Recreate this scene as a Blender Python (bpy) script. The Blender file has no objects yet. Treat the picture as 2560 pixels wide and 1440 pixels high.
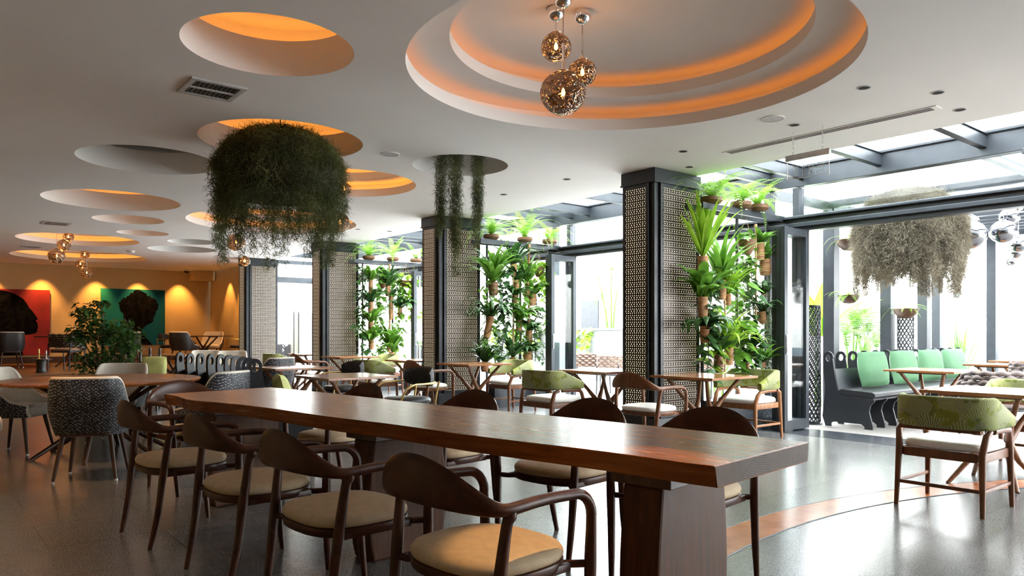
import bpy, bmesh, math, random
from mathutils import Vector, Matrix
sc = bpy.context.scene
COL = sc.collection
PI = math.pi
R = random.Random(7)
SA, CA = .6321, .7749          # the camera looks 39.2 degrees off the facade line
FPX, YH, EYE = 1850., 830., 1.2

def W(X, Z, z=0.):             # metres right of / ahead of the viewpoint -> room coordinates
    return Vector((CA*X + SA*Z, -SA*X + CA*Z, z))
def D(X, Z):
    v = W(X, Z); return math.atan2(-v.x, v.y)      # heading of +y
def onray(px, Z, z=0.):
    return W((px-1280)/FPX*Z, Z, z)
def rayx(px, x, py=None):      # where a sight line meets the plane x = const
    r = (px-1280)/FPX; Z = x/(CA*r+SA)
    p = W(r*Z, Z); p.z = EYE + (YH-(py or YH))*Z/FPX; return p
def rayy(px, y, py=None):
    r = (px-1280)/FPX; Z = y/(CA-SA*r)
    p = W(r*Z, Z); p.z = EYE + (YH-(py or YH))*Z/FPX; return p

# ------------------------------------------------------------------ mesh builder
class MB:
    def __init__(s): s.v = []; s.f = []
    def add(s, vs, fs, M=None):
        b = len(s.v)
        s.v += [tuple(M @ Vector(p)) if M else tuple(p) for p in vs]
        s.f += [tuple(b+i for i in f) for f in fs]
        return s
    def box(s, c, d, M=None, taper=1.):
        x, y, z = (k/2 for k in d)
        vs = [(c[0]+i*x*(taper if k < 0 else 1), c[1]+j*y*(taper if k < 0 else 1), c[2]+k*z) for k in (-1, 1) for j in (-1, 1) for i in (-1, 1)]
        return s.add(vs, [(0,2,3,1),(4,5,7,6),(0,1,5,4),(2,6,7,3),(0,4,6,2),(1,3,7,5)], M)
    def tube(s, pts, rad, seg=8, caps=True, flat=1., up=None, M=None):
        pts = [Vector(p) for p in pts]; n = len(pts)
        if not isinstance(rad, list): rad = [rad]*n
        vs, fs = [], []
        t0 = (pts[1]-pts[0]).normalized()
        u = Vector(up) if up else (Vector((0,0,1)) if abs(t0.z) < .9 else Vector((1,0,0)))
        for i, p in enumerate(pts):
            t = (pts[min(i+1,n-1)]-pts[max(i-1,0)])
            if t.length < 1e-9: t = t0
            t.normalize(); a = u - t*u.dot(t)
            if a.length < 1e-6: a = t.orthogonal()
            a.normalize(); b = t.cross(a)
            if not up: u = a
            r = rad[i]
            ra, rb = r if hasattr(r, '__len__') else (r, r*flat)
            for k in range(seg):
                q = 2*PI*k/seg
                vs.append(p + a*(ra*math.cos(q)) + b*(rb*math.sin(q)))
        for i in range(n-1):
            for k in range(seg):
                k2 = (k+1) % seg
                fs.append((i*seg+k, i*seg+k2, (i+1)*seg+k2, (i+1)*seg+k))
        if caps:
            fs.append(tuple(range(seg))[::-1]); fs.append(tuple((n-1)*seg+k for k in range(seg)))
        return s.add(vs, fs, M)
    def lathe(s, prof, seg=24, c=(0,0,0), sx=1., sy=1., sup=1., M=None, close=True):
        vs, fs = [], []
        for r, z in prof:
            for k in range(seg):
                q = 2*PI*k/seg; cq, sq = math.cos(q), math.sin(q)
                vs.append((c[0]+r*sx*math.copysign(abs(cq)**sup, cq), c[1]+r*sy*math.copysign(abs(sq)**sup, sq), c[2]+z))
        for i in range(len(prof)-1):
            for k in range(seg):
                k2 = (k+1) % seg
                fs.append((i*seg+k, i*seg+k2, (i+1)*seg+k2, (i+1)*seg+k))
        if close:
            if prof[0][0] > 1e-5: fs.append(tuple(range(seg))[::-1])
            if prof[-1][0] > 1e-5: fs.append(tuple((len(prof)-1)*seg+k for k in range(seg)))
        return s.add(vs, fs, M)
    def prism(s, out, h0, h1, M=None, top_scale=None):     # out: (x,y) outline, extruded along z
        n = len(out)
        o2 = top_scale or out
        vs = [(x, y, h0) for x, y in out] + [(x, y, h1) for x, y in o2]
        fs = [tuple(range(n))[::-1], tuple(range(n, 2*n))] + [(i, (i+1) % n, n+(i+1) % n, n+i) for i in range(n)]
        return s.add(vs, fs, M)
    def grid(s, rows, closed=False, M=None):               # rows: list of equal-length point lists
        n = len(rows[0]); vs = [p for r in rows for p in r]; fs = []
        for i in range(len(rows)-1):
            for k in range(n if closed else n-1):
                k2 = (k+1) % n
                fs.append((i*n+k, i*n+k2, (i+1)*n+k2, (i+1)*n+k))
        return s.add(vs, fs, M)
    def build(s, name, mat, parent=None, bevel=0., smooth=True, loc=None, rot=None, angle=40, seg=2):
        me = bpy.data.meshes.new(name)
        me.from_pydata(s.v, [], s.f)
        if bevel:
            bm = bmesh.new(); bm.from_mesh(me)
            bmesh.ops.recalc_face_normals(bm, faces=bm.faces)
            es = [e for e in bm.edges if len(e.link_faces) == 2 and e.calc_face_angle(0) > .5]
            bmesh.ops.bevel(bm, geom=es, offset=bevel, segments=seg, profile=.6, affect='EDGES', clamp_overlap=True)
            bm.to_mesh(me); bm.free()
        me.update()
        if smooth:
            me.polygons.foreach_set('use_smooth', [True]*len(me.polygons))
            me.set_sharp_from_angle(angle=math.radians(angle))
        me.materials.append(mat)
        o = bpy.data.objects.new(name, me); COL.objects.link(o)
        if parent: o.parent = parent
        if loc is not None: o.location = loc
        if rot is not None: o.rotation_euler = rot
        return o

def cr(pts, rad, n=5):
    """smooth (Catmull-Rom) version of a limb: points and radii"""
    P = [Vector(p) for p in pts]; Q, Rr = [], []
    for i in range(len(P)-1):
        a, b, c, d = P[max(i-1, 0)], P[i], P[i+1], P[min(i+2, len(P)-1)]
        for k in range(n):
            t = k/n; Q.append(.5*((2*b)+(c-a)*t+(2*a-5*b+4*c-d)*t*t+(3*b-a-3*c+d)*t**3)); Rr.append(rad[i]+(rad[i+1]-rad[i])*(t*t*(3-2*t)))
    return Q+[P[-1]], Rr+[rad[-1]]
def tag(o, label=None, cat=None, group=None, kind=None):
    if label: o['label'] = label
    if cat: o['category'] = cat
    if group: o['group'] = group
    if kind: o['kind'] = kind
    return o
def thing(name, label, cat, loc=(0,0,0), rz=0., group=None):
    o = bpy.data.objects.new(name, None); COL.objects.link(o)
    o.location = loc; o.rotation_euler = (0, 0, rz); o.empty_display_size = .1
    return tag(o, label, cat, group)
def struct(name, mb, m, **k):
    o = mb.build(name, m, **k)
    if o.parent is None: o['kind'] = 'structure'
    return o
def dup(o, parent=None):
    c = o.copy(); COL.objects.link(c)
    if parent: c.parent = parent
    for ch in o.children: dup(ch, c)
    return c
PROTO = {}
def place(kind, make, label, loc, rz=0., group=None, cat=None, scale=None):
    if kind not in PROTO:
        o = PROTO[kind] = make()
    else:
        o = dup(PROTO[kind])
    o.location = loc; o.rotation_euler = (0, 0, rz)
    o['label'] = label
    if group: o['group'] = group
    elif 'group' in o.keys(): del o['group']
    if scale: o.scale = (scale,)*3
    return o

# ------------------------------------------------------------------ materials
class NT:
    def __init__(s, name):
        s.m = bpy.data.materials.new(name); s.m.use_nodes = True
        s.t = s.m.node_tree; s.t.nodes.clear()
        s.out = s.n('ShaderNodeOutputMaterial')
    def n(s, typ, **k):
        x = s.t.nodes.new(typ)
        for a, b in k.items(): setattr(x, a, b)
        return x
    def l(s, a, b): s.t.links.new(a, b)
    def put(s, inp, v):
        if isinstance(v, bpy.types.NodeSocket): s.l(v, inp)
        elif hasattr(v, '__len__') and len(v) == 3 and inp.type == 'RGBA': inp.default_value = (*v, 1)
        else: inp.default_value = v
    def math(s, op, a, b=None, c=None):
        x = s.n('ShaderNodeMath', operation=op)
        for i, q in enumerate((a, b, c)):
            if q is not None: s.put(x.inputs[i], q)
        return x.outputs[0]
    def coord(s, scale=(1,1,1), out='Object', rot=(0,0,0), loc=(0,0,0)):
        tc = s.n('ShaderNodeTexCoord'); mp = s.n('ShaderNodeMapping')
        mp.inputs['Scale'].default_value = scale; mp.inputs['Rotation'].default_value = rot; mp.inputs['Location'].default_value = loc
        s.l(tc.outputs[out], mp.inputs[0]); return mp.outputs[0]
    def xyz(s, v):
        x = s.n('ShaderNodeSeparateXYZ'); s.l(v, x.inputs[0]); return x.outputs
    def noise(s, v, scale, detail=3., rough=.5, dist=0.):
        x = s.n('ShaderNodeTexNoise'); s.l(v, x.inputs['Vector'])
        x.inputs['Scale'].default_value = scale; x.inputs['Detail'].default_value = detail
        x.inputs['Roughness'].default_value = rough; x.inputs['Distortion'].default_value = dist
        return x.outputs['Fac']
    def ramp(s, f, stops):
        x = s.n('ShaderNodeValToRGB'); s.put(x.inputs[0], f)
        e = x.color_ramp.elements
        while len(e) < len(stops): e.new(.5)
        for q, (p, c) in zip(e, stops): q.position = p; q.color = (*c, 1)
        return x.outputs[0]
    def mix(s, f, a, b):
        x = s.n('ShaderNodeMix', data_type='RGBA')
        s.put(x.inputs[0], f); s.put(x.inputs[6], a); s.put(x.inputs[7], b); return x.outputs[2]
    def bump(s, h, strength=.3, dist=.01):
        x = s.n('ShaderNodeBump'); s.l(h, x.inputs['Height'])
        x.inputs['Strength'].default_value = strength; x.inputs['Distance'].default_value = dist; return x.outputs[0]
    def pbr(s, color, rough=.5, metal=0., normal=None, **k):
        b = s.n('ShaderNodeBsdfPrincipled')
        s.put(b.inputs['Base Color'], color); s.put(b.inputs['Roughness'], rough); s.put(b.inputs['Metallic'], metal)
        if normal is not None: s.l(normal, b.inputs['Normal'])
        for a, v in k.items(): s.put(b.inputs[a.replace('_', ' ')], v)
        s.l(b.outputs[0], s.out.inputs[0]); return b

def plain(name, c, rough=.5, metal=0., var=.12, scale=14., bump=0., bscale=None, **k):
    t = NT(name); v = t.coord()
    f = t.noise(v, scale)
    col = t.ramp(f, [(.3, tuple(q*(1-var) for q in c)), (.7, tuple(min(1, q*(1+var)) for q in c))])
    nm = t.bump(t.noise(v, bscale or scale*6, 2.), bump) if bump else None
    t.pbr(col, rough, metal, nm, **k); return t.m
def wood(name, c1, c2, stretch=(1.5,22,22), rough=.35, coat=0., rvar=.1, sc_=2.2, ior=1.4, bmp=.02):
    t = NT(name); v = t.coord(stretch)
    f = t.noise(v, sc_, 5., .6, .4)
    col = t.ramp(f, [(.25, c1), (.5, tuple((a+b)/2 for a, b in zip(c1, c2))), (.72, c2)])
    r = t.math('MULTIPLY_ADD', f, rvar, rough-rvar/2)
    t.pbr(col, r, 0., t.bump(f, bmp, .003) if bmp else None, Coat_Weight=coat, Coat_Roughness=.12, IOR=ior); return t.m
def leaf(name, c1, c2, scale=9., trans=.35, rough=.4):
    t = NT(name); v = t.coord()
    col = t.ramp(t.noise(v, scale), [(.3, c1), (.7, c2)])
    b = t.pbr(col, rough)
    tr = t.n('ShaderNodeBsdfTranslucent'); t.l(col, tr.inputs[0])
    mx = t.n('ShaderNodeMixShader'); mx.inputs[0].default_value = trans
    t.l(b.outputs[0], mx.inputs[1]); t.l(tr.outputs[0], mx.inputs[2]); t.l(mx.outputs[0], t.out.inputs[0]); return t.m
def emit(name, c, s):
    t = NT(name); e = t.n('ShaderNodeEmission'); e.inputs[0].default_value = (*c, 1); e.inputs[1].default_value = s
    t.l(e.outputs[0], t.out.inputs[0]); return t.m
def glass(name, tint=(.96,.98,.98), ior=1.45, boost=0., gl=(1,1,1), rough=0.):
    t = NT(name)
    tr = t.n('ShaderNodeBsdfTransparent'); tr.inputs[0].default_value = (*tint, 1)
    g = t.n('ShaderNodeBsdfGlossy'); g.inputs[0].default_value = (*gl, 1); g.inputs['Roughness'].default_value = rough
    ge = t.n('ShaderNodeNewGeometry'); dt = t.n('ShaderNodeVectorMath', operation='DOT_PRODUCT')
    t.l(ge.outputs['Normal'], dt.inputs[0]); t.l(ge.outputs['Incoming'], dt.inputs[1])
    f0 = ((ior-1)/(ior+1))**2
    sch = t.math('POWER', t.math('SUBTRACT', 1., t.math('ABSOLUTE', dt.outputs['Value'])), 5.)
    f = t.math('MULTIPLY_ADD', sch, (1-f0)*.8, f0+boost)
    mx = t.n('ShaderNodeMixShader'); t.l(f, mx.inputs[0]); t.l(tr.outputs[0], mx.inputs[1]); t.l(g.outputs[0], mx.inputs[2])
    t.l(mx.outputs[0], t.out.inputs[0]); return t.m, t, g, tr

m_slab = wood('slab_wood', (.15,.042,.010), (.36,.125,.030), (1.1,16,16), .27, .02, .03, 2.2, 1.27, 0)
def mk_end():
    t = NT('end_grain'); v = t.coord((1, 1, 1.25), loc=(0, -.02, -1.30))
    o = t.xyz(v); d = t.math('SQRT', t.math('ADD', t.math('MULTIPLY', o[1], o[1]), t.math('MULTIPLY', o[2], o[2])))
    n = t.noise(v, 9., 3.); w = t.math('SINE', t.math('MULTIPLY', t.math('MULTIPLY_ADD', n, .018, d), 620.))
    f = t.math('MULTIPLY_ADD', w, .30, t.math('MULTIPLY_ADD', t.noise(v, 40., 4.), .5, .25))
    t.pbr(t.ramp(f, [(.2, (.040,.024,.015)), (.8, (.135,.088,.058))]), .6, IOR=1.3); return t.m
m_slabend = mk_end()
m_ped = wood('pedestal_wood', (.038,.014,.006), (.11,.044,.019), (18,18,1.2), .5, 0, .1, 2.2, 1.3)
m_walnut = wood('walnut', (.028,.0085,.0042), (.085,.027,.0115), (3,10,6), .34, .04, .1, 2.2, 1.36)
m_top = wood('table_top_wood', (.20,.075,.026), (.40,.17,.065), (20,2,20), .22, .25)
m_legw = wood('table_leg_wood', (.13,.052,.02), (.26,.115,.05), (14,14,3), .35)
m_teak = wood('teak', (.22,.085,.03), (.40,.175,.07), (16,16,2.5), .35, .1)
m_brownleg = wood('armchair_wood', (.105,.036,.015), (.21,.08,.035), (16,16,2.5), .35, .1)
m_darkwood = wood('dark_stained_wood', (.035,.016,.010), (.085,.040,.024), (14,14,3), .38)
m_seat = plain('beige_upholstery', (.62,.475,.30), .72, var=.08, scale=30, bump=.1, bscale=500)
m_cream = plain('cream_upholstery', (.72,.66,.56), .6, var=.05, scale=20, bump=.08, bscale=300)
m_white = plain('white_leather', (.82,.79,.73), .45, var=.04, scale=12, bump=.05)
m_black_leather = plain('black_leather', (.022,.023,.026), .42, var=.2, scale=40, bump=.15)
m_blackmetal = plain('black_steel', (.018,.021,.026), .38, .25, var=.15)
m_frame = plain('anthracite_aluminium', (.036,.042,.050), .38, .3, var=.12, scale=6)
m_darkpanel = plain('dark_granite', (.03,.034,.042), .25, var=.3, scale=60)
m_bench = plain('black_composite_board', (.020,.023,.028), .45, var=.12, scale=20)
m_darkchrome = plain('dark_chrome', (.26,.27,.29), .05, 1., var=.02)
m_brass = plain('brushed_brass', (.62,.42,.16), .3, .95, var=.08)
m_chrome = plain('polished_chrome', (.82,.83,.85), .06, 1., var=.02)
m_lime = plain('lime_cushion_fabric', (.50,.52,.17), .7, var=.2, scale=6, bump=.1, bscale=400)
m_mint = plain('green_cushion_fabric', (.058,.165,.072), .75, var=.05, scale=10, bump=.1, bscale=500)
m_ceiling = plain('ceiling_paint', (.86,.855,.84), .8, var=.02, scale=1.2)
m_recess = plain('recess_paint', (.80,.79,.77), .8, var=.02, scale=1.2)
m_wall = plain('cream_wall_paint', (.66,.49,.25), .75, var=.03, scale=2)
m_extwall = plain('white_render', (.86,.85,.82), .8, var=.03, scale=2)
m_concrete = plain('grey_planter_concrete', (.13,.14,.15), .7, var=.1, scale=5)
m_patio = plain('pale_paving', (.55,.54,.53), .5, var=.08, scale=4)
m_deck = wood('deck_boards', (.15,.14,.13), (.25,.235,.215), (30,1.2,1), .55)
m_platform = wood('platform_boards', (.09,.045,.018), (.20,.10,.045), (2,16,16), .3)
m_copper = wood('copper_brown_inlay', (.30,.085,.025), (.50,.17,.055), (3,3,3), .22, 0, .05)
m_coir = wood('coir_tube', (.24,.115,.05), (.48,.26,.125), (3,3,40), .75)
m_rope = wood('tan_rope', (.36,.21,.11), (.55,.36,.20), (3,3,60), .8)
m_basket = wood('wicker_basket', (.075,.032,.016), (.24,.115,.058), (4,4,70), .6)
m_shell = wood('coconut_shell_bowl', (.035,.018,.010), (.11,.055,.03), (6,6,30), .4)
m_terracotta = plain('terracotta_pot', (.42,.19,.095), .7)
m_leaf_lime = leaf('lime_leaf', (.20,.42,.025), (.42,.62,.06))
m_leaf_mid = leaf('green_leaf', (.07,.20,.022), (.20,.40,.05))
m_leaf_dark = leaf('dark_leaf', (.025,.075,.022), (.06,.16,.035), trans=.2)
m_leaf_bush = leaf('bush_leaf', (.022,.065,.012), (.07,.16,.028), trans=.25)
m_leaf_fern = leaf('fern_leaf', (.14,.34,.03), (.33,.55,.07), trans=.4)
m_leaf_palm = leaf('palm_leaf', (.05,.14,.015), (.15,.29,.045), trans=.35)
m_stem = plain('plant_stem', (.10,.085,.04), .7)
m_soil = plain('moss_and_soil', (.035,.028,.016), .95)
m_moss = leaf('hanging_moss', (.038,.055,.014), (.15,.17,.055), 3., .25, .8)
m_mossgrey = leaf('dry_grey_moss', (.17,.145,.10), (.36,.32,.235), 3., .2, .9)
m_mosspale = leaf('pale_moss', (.10,.125,.055), (.24,.27,.13), 3., .25, .9)
m_speaker = plain('speaker_grille', (.56,.56,.57), .7)
m_grille = plain('vent_grille', (.06,.065,.06), .5)
m_void = plain('vent_interior', (.008,.008,.008), .9)
m_ventframe = plain('vent_frame', (.50,.49,.48), .6)
m_alu = plain('brushed_aluminium', (.50,.50,.50), .4, .7)
m_cord = plain('cord_cover', (.30,.26,.25), .4)
m_bulb = emit('bulb_filament', (1., .55, .18), 8.)
m_led = emit('led_strip', (1., .33, .045), 1.7); m_led2 = emit('led_strip_dim', (1., .30, .05), .62)
m_glass = glass('clear_glass')[0]
m_acryl = glass('clear_acrylic', (.97,.98,.98), 1.3)[0]
m_etch = plain('etched_white_line', (.88,.89,.90), .6, var=.01)
m_pink = leaf('pink_flower', (.55,.03,.12), (.8,.10,.25))
m_caneseat = plain('rope_weave_brown', (.17,.13,.12), .6, var=.25, scale=18)
m_rattan = plain('rattan_pale_brown', (.15,.10,.075), .6, var=.25, scale=30)
m_slate = plain('slate_stone', (.14,.18,.20), .8, var=.35, scale=3, bump=.5, bscale=6)

def mk_panel():
    t = NT('translucent_roof_panel')
    a = t.n('ShaderNodeBsdfDiffuse'); a.inputs[0].default_value = (.8,.8,.8,1); b = t.n('ShaderNodeBsdfTranslucent'); b.inputs[0].default_value = (.85,.87,.9,1)
    mx = t.n('ShaderNodeMixShader'); mx.inputs[0].default_value = .52; t.l(a.outputs[0], mx.inputs[1]); t.l(b.outputs[0], mx.inputs[2]); t.l(mx.outputs[0], t.out.inputs[0]); return t.m
m_panel = mk_panel()
def mk_smoke(name, tint, gl, mixf):
    t = NT(name); v = t.coord()
    tr = t.n('ShaderNodeBsdfTransparent'); tr.inputs[0].default_value = (*tint, 1)
    g = t.n('ShaderNodeBsdfGlossy'); g.inputs[0].default_value = (*gl, 1); g.inputs['Roughness'].default_value = .03
    h = t.noise(v, 13., 1., .5, 2.2); t.l(t.bump(h, 1., .06), g.inputs['Normal'])
    lw = t.n('ShaderNodeLayerWeight'); lw.inputs[0].default_value = .35
    f = t.math('MULTIPLY_ADD', lw.outputs['Facing'], .55, mixf)
    f = t.math('MINIMUM', f, 1.)
    mx = t.n('ShaderNodeMixShader'); t.l(f, mx.inputs[0]); t.l(tr.outputs[0], mx.inputs[1]); t.l(g.outputs[0], mx.inputs[2])
    t.l(mx.outputs[0], t.out.inputs[0]); return t.m
m_smoke = mk_smoke('smoked_mirror_glass', (.32,.22,.145), (.40,.34,.285), .34)

def mk_floor():
    t = NT('granite_tiles'); v = t.coord()
    sp = t.noise(v, 150., 3., .75); big = t.noise(v, 1.3, 3.)
    col = t.ramp(sp, [(.34, (.030,.031,.031)), (.52, (.125,.124,.120)), (.70, (.36,.355,.34))])
    bt = t.n('ShaderNodeTexBrick'); t.l(v, bt.inputs['Vector'])
    bt.inputs['Scale'].default_value = 1.; bt.inputs['Brick Width'].default_value = 1.2; bt.inputs['Row Height'].default_value = .6
    bt.inputs['Mortar Size'].default_value = .004; bt.offset = .5
    bt.inputs['Color1'].default_value = (.86,.86,.86,1); bt.inputs['Color2'].default_value = (1.1,1.1,1.1,1); bt.inputs['Mortar'].default_value = (.55,.55,.55,1)
    x = t.n('ShaderNodeMix', data_type='RGBA', blend_type='MULTIPLY'); x.inputs[0].default_value = 1.
    t.l(col, x.inputs[6]); t.l(bt.outputs[0], x.inputs[7])
    r = t.math('MULTIPLY_ADD', big, .10, .13); r = t.math('MULTIPLY_ADD', sp, .08, r)
    t.pbr(x.outputs[2], r, 0., t.bump(sp, .05, .003), IOR=1.6); return t.m
m_floor = mk_floor()

def mk_perf():
    t = NT('perforated_bronze'); o = t.xyz(t.coord()); x, z = o[0], o[2]
    RW = .025
    zz = t.math('DIVIDE', z, RW); row = t.math('FLOORED_MODULO', t.math('FLOOR', zz), 3.)
    dz = t.math('MULTIPLY', t.math('SUBTRACT', t.math('FRACT', zz), .5), RW)
    def cell(p): return t.math('MULTIPLY', t.math('SUBTRACT', t.math('FRACT', t.math('ADD', t.math('DIVIDE', x, p), 50.)), .5), p)
    dc, dt = cell(.042), cell(.030)
    circ = t.math('LESS_THAN', t.math('ADD', t.math('MULTIPLY', dc, dc), t.math('MULTIPLY', dz, dz)), .0066**2)
    s = t.math('SUBTRACT', t.math('MULTIPLY', t.math('COMPARE', row, 1., .1), 2.), 1.)
    hw = t.math('MULTIPLY', t.math('SUBTRACT', .0070, t.math('MULTIPLY', s, dz)), .48)
    tri = t.math('MULTIPLY', t.math('LESS_THAN', t.math('ABSOLUTE', dt), hw), t.math('LESS_THAN', t.math('ABSOLUTE', dz), .0070))
    r0 = t.math('COMPARE', row, 0., .1)
    m = t.math('ADD', t.math('MULTIPLY', r0, circ), t.math('MULTIPLY', t.math('SUBTRACT', 1., r0), tri))
    n = t.noise(t.coord(), 25., 3.)
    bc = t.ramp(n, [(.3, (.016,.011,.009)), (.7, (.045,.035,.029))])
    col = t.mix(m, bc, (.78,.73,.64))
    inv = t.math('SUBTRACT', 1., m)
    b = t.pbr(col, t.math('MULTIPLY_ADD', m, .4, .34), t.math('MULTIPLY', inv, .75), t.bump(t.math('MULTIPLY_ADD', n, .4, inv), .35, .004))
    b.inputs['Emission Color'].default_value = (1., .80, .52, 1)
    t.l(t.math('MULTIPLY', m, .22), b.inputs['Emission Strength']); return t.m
m_perf = mk_perf()

def mk_palmfab(name, c0, c1, c2):
    t = NT(name); o = t.xyz(t.coord())
    a = t.math('ADD', o[0], t.math('MULTIPLY', o[1], .75))
    cb = t.n('ShaderNodeCombineXYZ'); t.l(a, cb.inputs[0]); t.l(o[2], cb.inputs[1])
    vo = t.n('ShaderNodeTexVoronoi', voronoi_dimensions='2D'); t.l(cb.outputs[0], vo.inputs['Vector']); vo.inputs['Scale'].default_value = 6.5
    sub = t.n('ShaderNodeVectorMath', operation='SUBTRACT'); t.l(cb.outputs[0], sub.inputs[0]); t.l(vo.outputs['Position'], sub.inputs[1])
    q = t.xyz(sub.outputs[0])
    ang = t.math('ARCTAN2', q[0], t.math('ADD', q[1], .07))
    wob = t.noise(cb.outputs[0], 20., 2.)
    ln = t.math('SINE', t.math('MULTIPLY_ADD', ang, 52., t.math('MULTIPLY', wob, 5.)))
    f = t.math('MULTIPLY', t.math('GREATER_THAN', ln, .1), t.math('GREATER_THAN', t.noise(cb.outputs[0], 7., 2.), .43))
    bg = t.mix(t.math('GREATER_THAN', t.noise(cb.outputs[0], 5.), .52), c0, c1)
    t.pbr(t.mix(t.math('MULTIPLY', f, .75), bg, c2), .75); return t.m
m_palmfab = mk_palmfab('palm_leaf_fabric', (.21,.235,.022), (.145,.165,.03), (.43,.43,.27))

def mk_woven():
    t = NT('black_white_weave'); o = t.xyz(t.coord())
    u = t.math('MULTIPLY', t.math('ADD', o[0], t.math('MULTIPLY', o[1], .8)), 58.)
    pp = t.math('PINGPONG', u, 1.)
    v = t.math('MULTIPLY_ADD', o[2], 80., t.math('MULTIPLY', pp, 1.6))
    st = t.math('GREATER_THAN', t.math('SINE', t.math('MULTIPLY', v, 3.14)), .30)
    seg = t.math('GREATER_THAN', t.noise(t.coord((90,90,90)), 1., 2.), .52)
    f = t.math('MULTIPLY', st, seg)
    t.pbr(t.mix(f, (.009,.011,.017), (.36,.36,.38)), .55, 0., t.bump(st, .4, .004)); return t.m
m_woven = mk_woven()
m_bouc = plain('dark_speckled_fabric', (.03,.032,.035), .75, var=.9, scale=55)

def mk_stone():
    t = NT('irregular_slate_wall'); v = t.coord()
    vo = t.n('ShaderNodeTexVoronoi', feature='DISTANCE_TO_EDGE'); t.l(v, vo.inputs['Vector']); vo.inputs['Scale'].default_value = 2.4
    vc = t.n('ShaderNodeTexVoronoi'); t.l(v, vc.inputs['Vector']); vc.inputs['Scale'].default_value = 2.4
    c = t.mix(t.math('LESS_THAN', vo.outputs['Distance'], .025), t.mix(vc.outputs['Color'], (.10,.15,.17), (.21,.27,.29)), (.34,.36,.37))
    t.pbr(c, .8); return t.m
m_stone = mk_stone()

# ------------------------------------------------------------------ setting: floor, ceiling, walls
CZ = 3.02
mb = MB(); mb.box((-.4, 9.5, -.1), (16.9, 29, .2)); struct('floor', mb, m_floor, smooth=False)
mb = MB(); mb.box((8.35, 6.9, -.1), (.6, 23.8, .203)); struct('trim_1', mb, m_darkpanel, smooth=False)      # dark granite sill strip
mb = MB(); mb.box((12.2, -.4, -.1), (7.1, 12.4, .2)); struct('floor_terrace', mb, m_deck, smooth=False)
mb = MB(); mb.box((17, 10, -.16), (16.7, 36, .2)); struct('ground_patio', mb, m_patio, smooth=False)
mb = MB()
RC = (4.4, -2.75)
for r0, r1, in ((5.19, 5.45),):
    rows = []
    for i in range(97):
        a = 2*PI*i/96; c, s = math.cos(a), math.sin(a)
        rows.append([(RC[0]+r*c, RC[1]+r*s, z) for r, z in ((r0, -.01), (r0, .003), (r1, .003), (r1, -.01))])
    mb.grid(rows)
ring = struct('trim_2', mb, m_copper, smooth=False)
mb = MB()
for rr in (5.185, 5.455):
    mb.tube([(RC[0]+rr*math.cos(2*PI*i/128), RC[1]+rr*math.sin(2*PI*i/128), .0015) for i in range(129)], (.003, .006), 4, False, up=(0,0,1))
struct('trim_3', mb, m_blackmetal, smooth=False)

#            x,     y,     r,   kind, inner radius / centre
RECESS = [(1.794, 4.653, .529, 'lit'), (2.768, 6.858, .751, 'lit'), (1.985, 8.538, .685, 'dark'), (2.203, 11.46, .857, 'lit'),
          (2.77, 13.233, .524, 'lit'), (3.345, 14.845, .431, 'lit'), (4.463, 15.647, .482, 'dark'), (4.68, 17.215, .699, 'dark'),
          (4.712, 12.052, 1.345, 'two'), (2.619, 16.728, 1.061, 'two'), (3.221, 20.42, 1.431, 'two'), (4.684, 6.636, .521, 'deep'),
          (3.87, 3.49, 1.52, 'two'), (4.147, 8.344, .875, 'two')]
cu = bpy.data.curves.new('ceiling', 'CURVE'); cu.dimensions = '2D'; cu.fill_mode = 'BOTH'
def spl(pts):
    s = cu.splines.new('POLY'); s.points.add(len(pts)-1); s.use_cyclic_u = True
    for p, q in zip(s.points, pts): p.co = (*q, 0, 1)
spl([(-9, -4.2), (7.13, -4.2), (7.13, 23.7), (-9, 23.7)])
for x, y, r, k in RECESS:
    spl([(x+r*math.cos(2*PI*i/96), y+r*math.sin(2*PI*i/96)) for i in range(96)])
tmp = bpy.data.objects.new('tmp', cu); COL.objects.link(tmp)
me = bpy.data.meshes.new_from_object(tmp.evaluated_get(bpy.context.evaluated_depsgraph_get()))
bpy.data.objects.remove(tmp); bpy.data.curves.remove(cu)
me.name = 'ceiling'; me.materials.clear(); me.materials.append(m_ceiling)
ceil = bpy.data.objects.new('ceiling', me); COL.objects.link(ceil); ceil.location.z = CZ; ceil['kind'] = 'structure'
for i, (x, y, r, k) in enumerate(RECESS):
    if k in ('lit', 'dark'):
        pr = [(r, 0), (r, .25), (r+.02, .25), (r+.02, .17), (r+.24, .17), (r+.24, .42), (0.001, .42)]; led = [(r+.075, .20)]
    elif k == 'two':
        q = r*.805
        pr = [(r, 0), (r, .10), (r+.02, .10), (r+.02, .03), (r+.2, .03), (r+.2, .20), (q, .20), (q, .29), (q+.02, .29), (q+.02, .225), (q+.2, .225), (q+.2, .39), (.001, .39)]
        led = [(r+.07, .055), (q+.07, .25)]
    else:
        pr = [(r, 0), (r, .45), (.001, .45)]; led = []
    mb = MB(); mb.lathe(pr, 96, close=False)
    o = struct('ceiling_recess', mb, m_recess, loc=(x, y, CZ), angle=30)
    if k in ('lit', 'two'):
        mb = MB()
        for rr, z in led:
            mb.tube([(rr*math.cos(2*PI*j/64), rr*math.sin(2*PI*j/64), z) for j in range(65)], .010, 4, False)
        e = mb.build('light_strip', m_led2 if r > 1.5 else m_led, o)
mb = MB(); mb.box((-.95, 9.75, 3.65), (16.2, 28, .1)); mb.box((7.10, 9.75, 3.32), (.06, 28, .598)); struct('roof', mb, m_extwall, smooth=False)

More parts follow.
